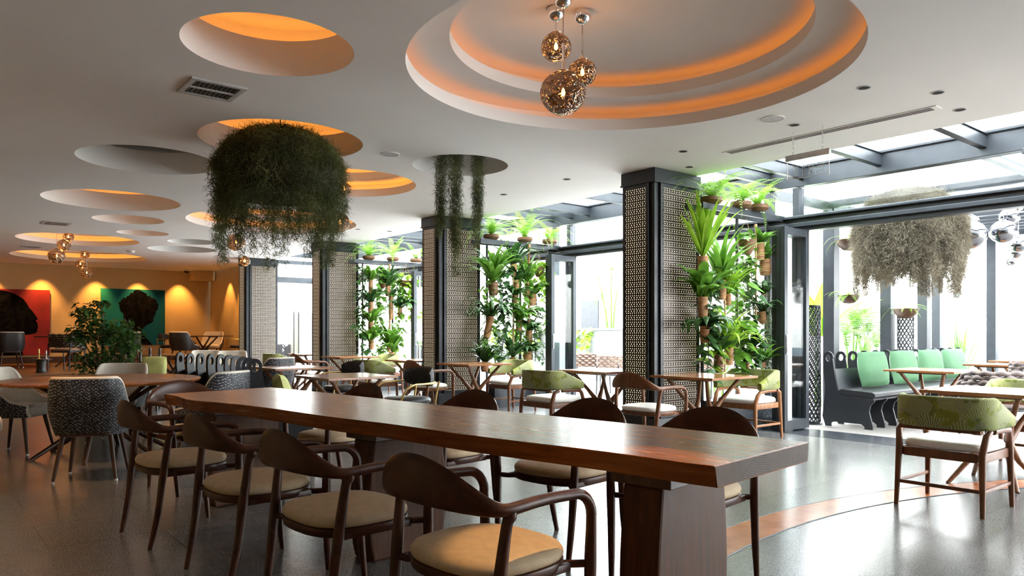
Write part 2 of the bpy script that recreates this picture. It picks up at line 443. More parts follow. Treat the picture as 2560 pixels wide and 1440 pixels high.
mb = MB(); mb.box((-.95, 23.6, 1.8), (16.3, .2, 3.8)); struct('wall_back', mb, m_wall, smooth=False)
mb = MB(); mb.box((-9.05, 9.7, 1.8), (.2, 28, 3.8)); struct('wall_left', mb, m_wall, smooth=False)
mb = MB(); mb.box((-.3, -4.3, 1.8), (17.6, .2, 3.8)); struct('wall_front', mb, m_extwall, smooth=False)
mb = MB(); mb.box((7.27, 21.3, 1.8), (.14, 4.6, 3.8)); struct('wall_right', mb, m_wall, smooth=False)
mb = MB(); mb.box((6.85, 23.25, 2.88), (.6, .6, .26)); struct('trim_4', mb, m_wall, smooth=False)             # soffit box in the back corner
mb = MB(); mb.box((-.9, 20.35, .18), (16.1, 6.3, .36)); struct('floor_platform', mb, m_platform, smooth=False)
mb = MB(); mb.box((-.9, 23.48, .45), (16.1, .03, .16)); struct('baseboard_back', mb, m_darkwood, smooth=False)

# ------------------------------------------------------------------ facade
YP = [4.95, 9.08, 13.3]
mb = MB()
mb.box((8.70, 7.0, 3.13), (.14, 23.2, .22)); mb.box((8.70, 7.0, 3.26), (.2, 23.2, .03))
mb.box((8.60, 1.4, 3.0), (.05, 2.2, .06))
struct('trim_5', mb, m_frame, bevel=.006, smooth=False)
mb = MB(); mb.box((8.70, 7.0, 2.56), (.15, 23.2, .20)); mb.box((8.66, 7.0, 2.535), (.16, 23.2, .05)); mb.box((8.66, 7.0, 2.63), (.19, 23.2, .03))
struct('trim_6', mb, m_frame, bevel=.006, smooth=False)
k = 7
for y0 in YP:
    for yy in (y0, y0+.40):
        mb = MB(); mb.box((8.70, yy, 1.5), (.13, .085, 3.02)); struct('trim_%d' % k, mb, m_frame, bevel=.005, smooth=False); k += 1
for yy in (1.95, -1.2):
    mb = MB(); mb.box((8.72, yy, 2.84), (.03, .035, .36)); struct('trim_%d' % k, mb, m_alu, smooth=False); k += 1
WN = 1
spans = [(-4.2, 4.9), (5.0, 5.3), (5.4, 9.03), (9.13, 9.43), (9.53, 13.25), (13.35, 13.65), (13.75, 18.6)]
for a, b in spans:
    mb = MB(); mb.box((8.71, (a+b)/2, 2.84), (.012, b-a, .36)); struct('window_%d' % WN, mb, m_glass, smooth=False); WN += 1
# skylight: rafters and panes
ry = [-3.5 + 1.06*i for i in range(8)]
ry = [y for y in ry if y < 4.6] + [4.87, 5.33, 6.4, 7.5, 8.6, 9.0, 9.48, 10.6, 11.7, 12.8, 13.25, 13.7, 14.8, 15.9, 17.0, 18.1]
for y in ry:
    mb = MB(); mb.box((7.9, y, 3.17), (1.55, .075, .13)); mb.box((7.9, y, 3.245), (1.55, .11, .02)); struct('trim_%d' % k, mb, m_frame, bevel=.004, smooth=False); k += 1
mb = MB(); mb.box((7.9, 7.0, 3.275), (1.6, 23.2, .012)); struct('window_%d' % WN, mb, m_glass, smooth=False); WN += 1
# folding door leaves, stacked at right angles to the facade
DN = 1
for j, y0 in enumerate(YP):
    for q in range(3):
        y = y0 - .13 + .075*q if q else y0-.13
        y = y0 - .14 + q*.07
        x0, x1, z1 = 8.10+.02*q, 8.66, 2.46
        mb = MB()
        for xx in (x0+.035, x1-.035): mb.box((xx, y, z1/2+.01), (.07, .055, z1-.01))
        mb.box(((x0+x1)/2, y, z1-.045), (x1-x0-.14, .055, .09)); mb.box(((x0+x1)/2, y, .075), (x1-x0-.14, .055, .12))
        o = struct('door_%d' % DN, mb, m_frame, bevel=.004, smooth=False); DN += 1
        mb = MB(); mb.box(((x0+x1)/2, y, z1/2+.02), (x1-x0-.13, .010, z1-.2)); mb.build('door_pane', m_glass, o, smooth=False)
        if q == 0:
            mb = MB(); mb.box((x0+.035, y-.033, 1.05), (.022, .01, .24)); mb.box((x0+.035, y-.04, 1.05), (.012, .012, .2)); mb.build('door_handle', m_alu, o, bevel=.002)
# glass entrance at the far end
mb = MB(); mb.box((7.98, 19.0, 2.58), (1.4, .12, .15)); mb.box((7.36, 19, 1.5), (.06, .1, 3.0)); mb.box((8.62, 19, 1.5), (.06, .1, 3.0)); mb.box((7.98, 19, 3.05), (1.4, .12, .1))
struct('trim_%d' % k, mb, m_frame, bevel=.004, smooth=False); k += 1
for xa, xb in ((7.4, 8.02), (8.03, 8.59)):
    mb = MB(); mb.box(((xa+xb)/2, 19, 1.25), (xb-xa, .012, 2.48)); o = struct('door_%d' % DN, mb, m_glass, smooth=False); DN += 1
    hx = xb-.06 if xa < 8 else xa+.06
    mb = MB(); mb.tube([(hx, 18.95, .55), (hx, 18.95, 1.75)], .014, 8)
    for z in (.7, 1.6): mb.tube([(hx, 18.95, z), (hx, 19, z)], .008, 6)
    mb.build('door_handle', m_blackmetal, o)
mb = MB(); mb.box((7.98, 19, 2.84), (1.2, .012, .34)); struct('window_%d' % WN, mb, m_glass, smooth=False); WN += 1

# ------------------------------------------------------------------ columns
def make_column(label, y0):
    t = thing('column', label, 'column', (6.78, y0+.235, 0), 0)
    w, d = .80, .47
    mb = MB(); mb.box((0, 0, 1.5), (w-.05, d-.05, 2.99)); mb.build('core', m_blackmetal, t, smooth=False)
    mb = MB(); mb.box((0, 0, .12), (w+.012, d+.012, .24)); mb.build('base', m_darkpanel, t, bevel=.006, smooth=False)
    mb = MB(); mb.box((0, 0, 2.945), (w+.03, d+.03, .14)); mb.box((0, 0, 2.87), (w+.045, d+.045, .02)); mb.build('cap', m_blackmetal, t, bevel=.004, smooth=False)
    fr = lambda n, ww: [((s*(ww/2-.02), 0, 1.55), (.042, .022, 2.62)) for s in (-1, 1)] + [((0, 0, 2.84), (ww-.08, .022, .042)), ((0, 0, .262), (ww-.08, .022, .042))]
    for n, ww, loc, rz in (('front', w-.10, (.05, -d/2+.008, 0), 0), ('side', d-.09, (-w/2+.008, .045, 0), PI/2), ('rear', w-.10, (0, d/2-.008, 0), PI), ('outer', d-.09, (w/2-.008, 0, 0), -PI/2)):
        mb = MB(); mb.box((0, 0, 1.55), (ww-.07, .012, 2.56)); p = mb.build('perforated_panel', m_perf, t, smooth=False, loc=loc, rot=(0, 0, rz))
        mb = MB()
        for c, s in fr(n, ww): mb.box(c, s)
        mb.build('panel_frame', m_blackmetal, t, bevel=.003, smooth=False, loc=loc, rot=(0, 0, rz))
    return t
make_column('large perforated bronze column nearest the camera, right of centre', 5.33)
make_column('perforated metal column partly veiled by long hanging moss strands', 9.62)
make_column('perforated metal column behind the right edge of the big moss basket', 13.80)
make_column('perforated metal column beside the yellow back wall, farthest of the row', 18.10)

# ------------------------------------------------------------------ ceiling fittings
def ceil_at(px, py, z=CZ):
    Z = (z-EYE)*FPX/(YH-py); return W((px-1280)/FPX*Z, Z, z)
def make_downlight():
    t = thing('downlight', '', 'ceiling light')
    mb = MB(); mb.lathe([(.040, -.002), (.040, -.004), (.050, -.004), (.052, 0)], 20, close=False); mb.build('trim_ring', m_ventframe, t)
    mb = MB(); mb.lathe([(.042, -.002), (.036, -.0035), (.001, -.0035)], 20, close=False); mb.build('baffle', m_void, t)
    return t
for px, py, lb in ((2160, 219, 'dark round downlight in the ceiling right of the big ring recess'), (2345, 231, 'black recessed downlight above the right end of the slot diffuser'),
                   (2400, 274, 'black recessed downlight between slot diffuser and skylight edge'), (1986, 312, 'recessed downlight just above the exit sign'),
                   (1708, 378, 'recessed downlight in bare ceiling left of the slot diffuser'), (1724, 417, 'recessed downlight above the top of the nearest column'),
                   (1417, 448, 'recessed downlight between the two nearer columns'), (1259, 486, 'recessed downlight right of the moss strands in the round recess'),
                   (974, 578, 'small recessed downlight left of the second column'), (895, 573, 'small recessed downlight beside the double ring behind the moss basket')):
    place('downlight', make_downlight, lb, ceil_at(px, py))
def make_speaker():
    t = thing('ceiling_speaker', '', 'speaker')
    mb = MB(); mb.lathe([(.10, 0), (.10, -.006), (.088, -.008)], 32, close=False); mb.build('bezel', m_recess, t)
    mb = MB(); mb.lathe([(.088, -.006), (.001, -.007)], 32, close=False); mb.build('grille', m_speaker, t)
    return t
place('speaker', make_speaker, 'round white ceiling speaker above left of the exit sign', ceil_at(1932, 296))
place('speaker', make_speaker, 'round white ceiling speaker between moss basket and hanging strands', ceil_at(975, 385))
def make_vent():
    t = thing('ceiling_vent', '', 'vent')
    mb = MB()
    for a, b, c, d in ((-.2, -.2, .2, -.16), (-.2, .16, .2, .2), (-.2, -.16, -.16, .16), (.16, -.16, .2, .16), (-.16, -.015, .16, .015)): mb.box(((a+c)/2, (b+d)/2, -.006), (c-a, d-b, .016))
    mb.build('frame', m_ventframe, t, bevel=.003, smooth=False)
    mb = MB(); mb.box((0, 0, .0), (.33, .33, .004)); mb.build('backing', m_void, t, smooth=False)
    mb = MB()
    for s in (-1, 1):
        for i in range(10):
            mb.box((-.145+.032*i, s*.088, -.008), (.022, .135, .003), Matrix.Rotation(0, 4, 'Y'))
    mb.build('slat', m_grille, t, smooth=False)
    return t
def vent(px, py, s, lb):
    o = place('vent', make_vent, lb, ceil_at(px, py), 0); o.scale = (s, s, 1)
vent(530, 223, 1.0, 'square ceiling vent beside the nearest orange recess')
vent(140, 558, 1.0, 'small square ceiling vent above the left pendant cluster')
vent(78, 616, .9, 'small ceiling vent at far left between two lit ring recesses')
# slot diffuser
a, b = ceil_at(1818, 382), ceil_at(2338, 269)
t = thing('slot_diffuser', 'long white linear slot diffuser running along the skylight edge', 'vent', (a+b)/2, math.atan2(b.y-a.y, b.x-a.x))
L = (b-a).length
mb = MB(); mb.box((0, 0, -.003), (L+.06, .12, .006)); mb.build('frame', m_ceiling, t, bevel=.002, smooth=False)
for i in range(3):
    mb = MB(); mb.box((0, (i-1)*.033, -.0065), (L-.04, .012, .004)); mb.build('slot', m_void, t, smooth=False)
# exit sign: clear board hung from an aluminium bar, read from behind
p = ceil_at(1984, 330); q = ceil_at(2055, 314)
t = thing('exit_sign', 'clear acrylic exit sign hanging on chains from the ceiling, seen from behind', 'exit sign', (p+q)/2, math.atan2(q.y-p.y, q.x-p.x))
ln = .42
mb = MB(); mb.box((0, 0, -.235), (ln, .035, .05)); mb.build('housing', m_alu, t, bevel=.005)
for s in (-1, 1):
    mb = MB()
    for i in range(9):
        zz = -.012-i*.0235
        pts = [(s*.14+(.006*math.cos(2*PI*j/10) if i % 2 else 0), (.006*math.cos(2*PI*j/10) if not i % 2 else 0), zz+.015*math.sin(2*PI*j/10)) for j in range(11)]
        mb.tube(pts, .0022, 5, False)
    mb.build('chain', m_chrome, t)
mb = MB(); mb.box((0, 0, -.345), (ln-.02, .006, .17)); pan = mb.build('acrylic_panel', m_acryl, t, smooth=False)
mb = MB()
for c, s in (((0, 0, -.43), (ln-.02, .008, .004)), ((-ln/2+.012, 0, -.345), (.004, .008, .17)), ((ln/2-.012, 0, -.345), (.004, .008, .17))): mb.box(c, s)
mb.build('panel_edge', m_etch, pan, smooth=False)
def outl(mb, pts, ox):
    n = len(pts)
    for i in range(n):
        a_, b_ = Vector((ox-pts[i][0], -.005, pts[i][1]-.41)), Vector((ox-pts[(i+1) % n][0], -.005, pts[(i+1) % n][1]-.41))
        mb.tube([a_, b_], .0018, 4)
LET = {'E': [(0,0),(.06,0),(.06,.02),(.02,.02),(.02,.045),(.055,.045),(.055,.065),(.02,.065),(.02,.09),(.06,.09),(.06,.11),(0,.11)],
       'X': [(0,0),(.023,0),(.035,.035),(.047,0),(.07,0),(.047,.055),(.07,.11),(.047,.11),(.035,.075),(.023,.11),(0,.11),(.023,.055)],
       'I': [(0,0),(.02,0),(.02,.11),(0,.11)], 'T': [(.022,0),(.042,0),(.042,.09),(.064,.09),(.064,.11),(0,.11),(0,.09),(.022,.09)]}
for ch, ox in (('E', .15), ('X', .07), ('I', -.025), ('T', -.07)):
    mb = MB(); outl(mb, LET[ch], ox); mb.build('letter', m_etch, pan)
# dome cameras, smoke detector
def make_dome():
    t = thing('ceiling_camera', '', 'security camera')
    mb = MB(); mb.lathe([(.055, 0), (.055, -.02), (.05, -.03)], 20, close=False); mb.build('housing', m_recess, t)
    mb = MB(); mb.lathe([(.045, -.03), (.04, -.05), (.025, -.068), (.001, -.074)], 20, close=False); mb.build('dome', m_black_leather, t)
    return t
place('dome', make_dome, 'black dome camera on the ceiling near the yellow back corner', ceil_at(466, 674), scale=1.5)
place('dome', make_dome, 'black dome camera in front of the farthest perforated column', ceil_at(672, 642), scale=1.3)
t = thing('smoke_detector', 'small white smoke detector right of the far lit ring recesses', 'smoke detector', ceil_at(328, 627))
mb = MB(); mb.lathe([(.08, 0), (.08, -.03), (.05, -.05), (.001, -.055)], 16, close=False); mb.build('body', m_recess, t)

# ------------------------------------------------------------------ furniture models (local: +y is the way the sitter faces)
def sgrid(mb, n, fn, closed=True):
    mb.grid([fn(i) for i in range(n)], closed)
def cushion(w, d, z0, h, sup=.55, dome=.012, yo=0., seg=40):
    mb = MB()
    pr = [(.90, z0), (.975, z0+.004), (1., z0+h*.35), (.995, z0+h*.6), (.955, z0+h*.85), (.86, z0+h), (.6, z0+h+dome*.6), (.3, z0+h+dome*.95), (.001, z0+h+dome)]
    mb.lathe(pr, seg, (0, yo, 0), w/2, d/2, sup); return mb
def smooth(t): t = max(0., min(1., t)); return t*t*(3-2*t)
def make_walnut(seatmat, nm='dining_chair', wd=None):
    wd = wd or m_walnut
    t = thing(nm, '', 'chair')
    cushion(.50, .47, .425, .05, .72, .014, -.005).build('seat', seatmat, t, angle=70)
    mb = MB(); mb.lathe([(.90, .385), (.98, .39), (1.0, .41), (1.0, .425), (.9, .43)], 40, (0, -.005, 0), .25, .235, .72)
    for s in (-1, 1): mb.box((s*.226, .0, .398), (.022, .34, .028))
    mb.build('seat_frame', wd, t, bevel=.004)
    # arms and back in one flowing rail
    pts, rad = [], []
    N = 64
    for i in range(N+1):
        u = i/N*2-1; a = abs(u); s = 1 if u > 0 else -1
        if a < .52:                                 # back sweep
            q = a/.52; th = q*PI/2
            x = .285*math.sin(th)**.92; y = -.155-.165*math.cos(th)**.85
            zc = .735-.078*smooth(q*1.02); hz = .058*(1-smooth(q*1.05))+.021; tk = .0125+.006*q
        elif a < .82:
            q = (a-.52)/.30
            x = .285-.008*q; y = -.155+.30*q; zc = .657+.006*math.sin(q*PI); hz = .0205-.002*q; tk = .0185
        else:
            q = (a-.82)/.18; th = q*PI/2
            x = .277; y = .145+.085*math.sin(th); zc = .657-.085*(1-math.cos(th)); hz = .0185; tk = .0185
        pts.append((s*x, y, zc)); rad.append((hz, tk))
    mb = MB(); mb.tube(pts, rad, 14, True, up=(0, 0, 1)); mb.build('back_and_arms', wd, t, angle=60)
    for s in (-1, 1):
        mb = MB(); mb.tube(*cr([(s*.277, .2270, .60), (s*.2765, .2295, .55), (s*.270, .232, .40), (s*.261, .240, .2), (s*.25, .255, 0)], [.0172, .0184, .0215, .018, .0135]), 12); mb.build('leg', wd, t, angle=60)
        mb = MB(); mb.tube(*cr([(s*.2835, -.152, .657), (s*.282, -.160, .635), (s*.278, -.172, .60), (s*.268, -.195, .42), (s*.26, -.222, .2), (s*.25, -.262, 0)], [.0165, .0205, .0182, .0215, .0185, .0135], 6), 12); mb.build('leg', wd, t, angle=60)
    for s in (-1, 1):
        for p in ([(s*.27, .231, .405), (s*.225, .20, .40), (s*.18, .15, .40)], [(s*.268, -.195, .405), (s*.225, -.18, .40), (s*.18, -.13, .40)]):
            mb = MB(); mb.tube(p, .014, 8); mb.build('bracket', wd, t)
    return t
def upath(hw, y0, y1, r, n=10):
    """U-shaped plan: from front right round the back to front left."""
    P = [(hw, y1), (hw, (y1+y0+r)/2)]
    for i in range(n+1):
        a = PI/2*i/n; P.append((hw-r+r*math.cos(a), y0+r-r*math.sin(a)))
    m = 6
    for i in range(1, m): P.append((hw-r-(2*(hw-r))*i/m, y0))
    for i in range(n+1):
        a = PI/2*i/n; P.append((-hw+r-r*math.sin(a), y0+r-r*math.cos(a)))
    P += [(-hw, (y1+y0+r)/2), (-hw, y1)]
    return P
def make_band(mb, path, top, bot, th, rnd=.014):
    rows = []
    n = len(path)
    for i, (x, y) in enumerate(path):
        a, b = Vector(path[max(i-1, 0)]), Vector(path[min(i+1, n-1)])
        d = (b-a).normalized(); nrm = Vector((d.y, -d.x))        # outward for the order used in upath
        if nrm.dot(Vector((x, y-.05))) < 0: nrm = -nrm
        zt, zb = top(x, y), bot(x, y); h = th/2
        sec = [(h, zb+rnd), (h, zt-rnd), (h*.55, zt-.003), (0, zt), (-h*.55, zt-.003), (-h, zt-rnd), (-h, zb+rnd), (-h*.55, zb+.003), (0, zb), (h*.55, zb+.003)]
        rows.append([(x+nrm.x*o, y+nrm.y*o, z) for o, z in sec])
    b = len(mb.v); mb.grid(rows, True)
    k = len(rows[0])
    mb.f.append(tuple(b+i for i in range(k))); mb.f.append(tuple(b+(n-1)*k+i for i in range(k))[::-1])
def make_palm(wd, seatm=None, nm='armchair'):
    t = thing(nm, '', 'chair')
    mb = MB()
    top = lambda x, y: .77-.135*smooth((y+.14)/.36)
    bot = lambda x, y: .555+.0*x-.0*y
    make_band(mb, upath(.285, -.27, .20, .15), top, bot, .052)
    mb.build('backrest', m_palmfab, t, angle=70)
    mb = MB(); mb.lathe([(.93, .405), (1., .415), (1., .44), (.96, .46), (.8, .472), (.001, .482)], 40, (0, .01, 0), .262, .25, .38); mb.build('seat', seatm or m_white, t, angle=70)
    mb = MB()
    for c, d in (((0, .235, .375), (.46, .026, .06)), ((0, -.235, .375), (.46, .026, .06)), ((-.25, 0, .375), (.026, .44, .06)), ((.25, 0, .375), (.026, .44, .06))): mb.box(c, d)
    mb.build('seat_frame', wd, t, bevel=.004)
    for s in (-1, 1):
        mb = MB()
        rows = []
        mb.tube([(s*.272, .255, 0), (s*.262, .245, .40), (s*.268, .205, .50), (s*.277, .17, .535), (s*.283, .05, .548), (s*.283, -.12, .548)], [(.016, .016), (.024, .024), (.023, .023), (.022, .023), (.017, .024), (.017, .024)], 8, flat=1)
        mb.build('leg', wd, t, angle=50)
        mb = MB(); mb.tube([(s*.268, -.275, 0), (s*.258, -.25, .40), (s*.272, -.22, .52), (s*.277, -.16, .548)], [(.016, .016), (.024, .024), (.022, .022), (.017, .022)], 8); mb.build('leg', wd, t, angle=50)
        mb = MB(); mb.box((s*.266, 0, .165), (.016, .48, .024)); mb.build('stretcher', wd, t, bevel=.003)
    mb = MB(); mb.box((0, -.262, .165), (.50, .016, .024)); mb.build('stretcher', wd, t, bevel=.003)
    mb = MB(); mb.box((0, -.245, .545), (.5, .022, .022)); mb.build('back_rail', wd, t, bevel=.003)
    return t
def make_tub(nm='tub_chair', outer=None):
    outer = outer or m_woven
    t = thing(nm, '', 'chair')
    P = upath(.265, -.25, .25, .17, 12)
    def top(x, y):
        return .83-.30*smooth((y+.19)/.20)-.05*smooth((y-.0)/.25)
    def shell(off, inner, mat, name, zb):
        mb = MB(); rows = []; n = len(P)
        for i, (x, y) in enumerate(P):
            a, b = Vector(P[max(i-1, 0)]), Vector(P[min(i+1, n-1)]); d = (b-a).normalized(); nr = Vector((d.y, -d.x))
            if nr.dot(Vector((x, y))) < 0: nr = -nr
            zt = top(x, y); row = []
            for j in range(9):
                q = j/8; z = zb+(zt-zb)*q
                o = off-.045*(1-q)**2-(0.0 if not inner else 0)+.018*math.sin(q*PI)*(1 if not inner else .4)
                lean = -.035*max(0, (z-.45)/.4)*(1 if y < -.1 else 0)
                row.append((x*(1+.04*(1-q))+nr.x*o, y+nr.y*o+lean, z))
            rows.append(row)
        mb.grid(rows)
        return rows, mb
    ro, mb = shell(.015, False, outer, 'o', .37)
    ri, m2 = shell(-.015, True, m_cream, 'i', .40)
    mb.build('shell', outer, t, angle=80)
    m2.build('inner_lining', m_cream, t, angle=80)
    mb = MB(); edge = [((Vector(a[-1])+Vector(b[-1]))/2) for a, b in zip(ro, ri)]
    e0 = [((Vector(a)+Vector(b))/2) for a, b in zip(ro[0], ri[0])]; e1 = [((Vector(a)+Vector(b))/2) for a, b in zip(ro[-1], ri[-1])]
    mb.tube(e0[:-1]+edge+e1[:-1][::-1], .0165, 8); mb.build('piping', m_cream, t, angle=80)
    mb = MB(); mb.lathe([(.86, .375), (.97, .385), (1., .42), (1., .455), (.94, .475), (.6, .485), (.001, .488)], 36, (0, .03, 0), .222, .235, .5); mb.build('seat', m_cream, t, angle=70)
    mb = MB(); mb.lathe([(.8, .36), (.95, .37), (.95, .39)], 30, (0, 0, 0), .24, .24, .5); mb.build('underframe', m_darkwood, t)
    for sx in (-1, 1):
        for sy in (-1, 1):
            mb = MB(); mb.tube([(sx*.17, sy*.16, .375), (sx*.225, sy*.225, .015)], [.021, .0135], 10); l = mb.build('leg', m_darkwood, t)
            mb = MB(); mb.tube([(sx*.225, sy*.225, .018), (sx*.228, sy*.228, 0)], .014, 8); mb.build('ferrule', m_alu, l)
    return t
def make_brass(nm='armchair'):
    t = thing(nm, '', 'chair')
    mb = MB(); mb.lathe([(.9, .425), (1., .435), (1., .465), (.93, .485), (.001, .492)], 32, (0, 0, 0), .24, .23, .75); mb.build('seat', m_black_leather, t, angle=70)
    mb = MB(); rows = []
    for i in range(15):
        a = -1.05+2.1*i/14; w = (1-(a/1.12)**4)
        r = .30
        row = []
        for k in range(12):
            q = 2*PI*k/12
            row.append(((r+.020*math.cos(q))*math.sin(a), .04-(r+.020*math.cos(q))*math.cos(a), .70+.105*w**.5*math.sin(q)))
        rows.append(row)
    mb.grid(rows, True); mb.f.append(tuple(range(12))); mb.f.append(tuple(14*12+k for k in range(12))[::-1])
    mb.build('backrest', m_bouc, t, angle=70)
    mb = MB(); pts = []
    for i in range(41):
        a = -1.75+3.5*i/40
        pts.append((.325*math.sin(a), .03-.325*math.cos(a), .645))
    f = lambda s: [(s*.318, .14, .635), (s*.31, .20, .60), (s*.29, .235, .53), (s*.25, .25, .43), (s*.255, .26, 0)]
    mb.tube(f(-1)[::-1]+pts+f(1), .0115, 8); mb.build('arm_rail', m_brass, t)
    for s in (-1, 1):
        mb = MB(); mb.tube([(s*.23, -.255, .66), (s*.215, -.215, .43), (s*.235, -.27, 0)], .0115, 8); mb.build('leg', m_brass, t)
    mb = MB(); mb.lathe([(.22, .405), (.235, .41), (.235, .425), (.22, .43)], 28); mb.tube([(-.25, .25, .41), (.25, .25, .41)], .009, 6); mb.tube([(-.215, -.215, .41), (.215, -.215, .41)], .009, 6); mb.build('seat_ring', m_blackmetal, t)
    return t
def make_rope(mat, nm='rope_armchair'):
    t = thing(nm, '', 'chair')
    mb = MB(); P = upath(.29, -.26, .22, .18, 12); n = len(P)
    for rz in range(6):
        pts = []; rad = []
        dense = []
        for i in range(n-1):
            for q in range(3): 
                a, b = Vector(P[i]), Vector(P[i+1]); dense.append(a+(b-a)*q/3)
        L = 0.
        for i, p in enumerate(dense):
            if i: L += (p-dense[i-1]).length
            ph = L*2*PI/.15+PI*rz
            nr = Vector((p.x, p.y)).normalized()
            pts.append((p.x+nr.x*.012*math.sin(ph), p.y+nr.y*.012*math.sin(ph), .775-.048*rz+.006*math.sin(ph)-.10*smooth((p.y+.02)/.25)))
            rad.append((.029*(.80+.20*abs(math.sin(ph/2))), .022))
        mb.tube(pts, rad, 8, up=(0, 0, 1))
    mb.build('backrest', mat, t, angle=70)
    cushion(.5, .5, .42, .06, .45).build('seat', m_caneseat, t, angle=70)
    for sx in (-1, 1):
        for sy in (-1, 1):
            mb = MB(); mb.tube([(sx*.26, sy*.22, .56 if sy > 0 else .6), (sx*.25, sy*.235, .4), (sx*.245, sy*.25, 0)], .013, 8); mb.build('leg', m_blackmetal, t)
    mb = MB(); mb.lathe([(.9, .39), (1., .4), (1., .42)], 28, (0, 0, 0), .25, .25, .45); mb.build('seat_frame', m_blackmetal, t)
    return t
def make_table(w=.80, d=.80, nm='dining_table', top=None, legs=None, zt=.74):
    t = thing(nm, '', 'table')
    mb = MB(); mb.box((0, 0, zt-.0125), (w, d, .025)); mb.build('tabletop', top or m_top, t, bevel=.003, smooth=False)
    for s in (-1, 1):
        mb = MB(); hub = Vector((0, s*.10, .335))
        for sx in (-1, 1):
            mb.tube([hub+Vector((-sx*.03, 0, 0)), hub+Vector((sx*.02, s*.005, .03)), hub+Vector((sx*.12, s*.05, .16)), Vector((sx*.29, s*.25, zt-.03))], [.03, .034, .023, .019], 10)
            mb.tube([hub+Vector((-sx*.03, 0, 0)), hub+Vector((sx*.02, s*.005, -.03)), hub+Vector((sx*.10, s*.04, -.15)), Vector((sx*.27, s*.24, 0))], [.03, .034, .023, .016], 10)
        mb.build('leg_cross', legs or m_legw, t, angle=60)
    for s in (-1, 1):
        mb = MB(); mb.box((s*.28, 0, zt-.034), (.06, .56, .02)); mb.build('batten', legs or m_legw, t, smooth=False)
    return t
def bench_fin(h=.95):
    """Side outline of a bench rib in (y, z); y grows toward the sitter's front."""
    out = [(-.10, 0), (-.03, 0), (-.03, .04), (.0, .06), (.36, .06), (.40, .03), (.40, 0), (.50, 0), (.50, .05), (.475, .14), (.455, .22), (.47, .29), (.52, .35), (.52, .37),
           (.09, .40), (.06, .47), (.015, .70), (-.005, .86)]
    cx, cz, r = -.065, h-.075, .066
    arc = [(cx+r*math.cos(a), cz+r*1.12*math.sin(a)) for a in [PI*i/10 for i in range(11)]]
    out += arc + [(-.135, .80), (-.10, .5), (-.12, .3), (-.14, .12)]
    hole = [(cx+.034*math.cos(2*PI*i/18), cz-.008+.044*math.sin(2*PI*i/18)) for i in range(18)]
    return out, hole
def fin_mesh(mb, M, th=.028, big=True):
    out, hole = bench_fin()
    k = 18+5   # joint near the crown of the arc
    k = min(range(len(out)), key=lambda i: (out[i][0]-hole[4][0])**2+(out[i][1]-hole[4][1])**2)
    hs = hole[4:]+hole[:4]
    loop = out[:k+1]+hs[:1]+hs[1:][::-1]+hs[:1]+out[k:]      # keyhole polygon
    n = len(loop)
    vs = [(-th/2, y, z) for y, z in loop]+[(th/2, y, z) for y, z in loop]
    fs = [tuple(range(n)), tuple(range(n, 2*n))[::-1]]+[(i, n+i, n+(i+1) % n, (i+1) % n) for i in range(n) if loop[i] != loop[(i+1) % n]]
    mb.add(vs, fs, M)
def make_ribbench(name, label, path, group=None, cushions=True):
    """path: list of (x, y, heading) in the room; one rib each."""
    p0 = Vector((path[0][0], path[0][1], 0))
    t = thing(name, label, 'bench', p0, 0, group)
    for x, y, h in path:
        mb = MB(); fin_mesh(mb, Matrix.Translation(Vector((x, y, 0))-p0) @ Matrix.Rotation(h, 4, 'Z')); mb.build('rib', m_bench, t, smooth=False)
    def ribbon(pro, nm, mat):
        mb = MB(); mb.grid([[Matrix.Translation(Vector((x, y, 0))-p0) @ Matrix.Rotation(h, 4, 'Z') @ Vector((0, a, b)) for a, b in pro] for x, y, h in path], True)
        n = len(pro); mb.f.append(tuple(range(n))); mb.f.append(tuple((len(path)-1)*n+i for i in range(n))[::-1])
        return mb.build(nm, mat, t, smooth=False)
    ribbon([(.07, .385), (.50, .36), (.50, .38), (.08, .405)], 'seat_board', m_bench)
    ribbon([(.06, .42), (.0, .72), (.014, .73), (.075, .425)], 'back_board', m_bench)
    if cushions: ribbon([(.085, .408), (.50, .384), (.525, .405), (.52, .44), (.49, .455), (.10, .478), (.075, .455)], 'seat_cushion', m_black_leather)
    return t
def pillow_mesh(w=.46, h=.42, th=.13):
    mb = MB(); N = 12
    for sgn in (1, -1):
        rows = []
        for i in range(N+1):
            row = []
            for j in range(N+1):
                u, v = i/N*2-1, j/N*2-1
                e = (1-abs(u)**2.8)*(1-abs(v)**2.8)
                row.append((u*w/2*(1-.05*(1-v*v)*0-.04*(v*v)), sgn*th/2*max(e, 0)**.5, v*h/2*(1-.04*(u*u))+h/2))
            rows.append(row if sgn > 0 else row[::-1])
        mb.grid(rows)
    return mb

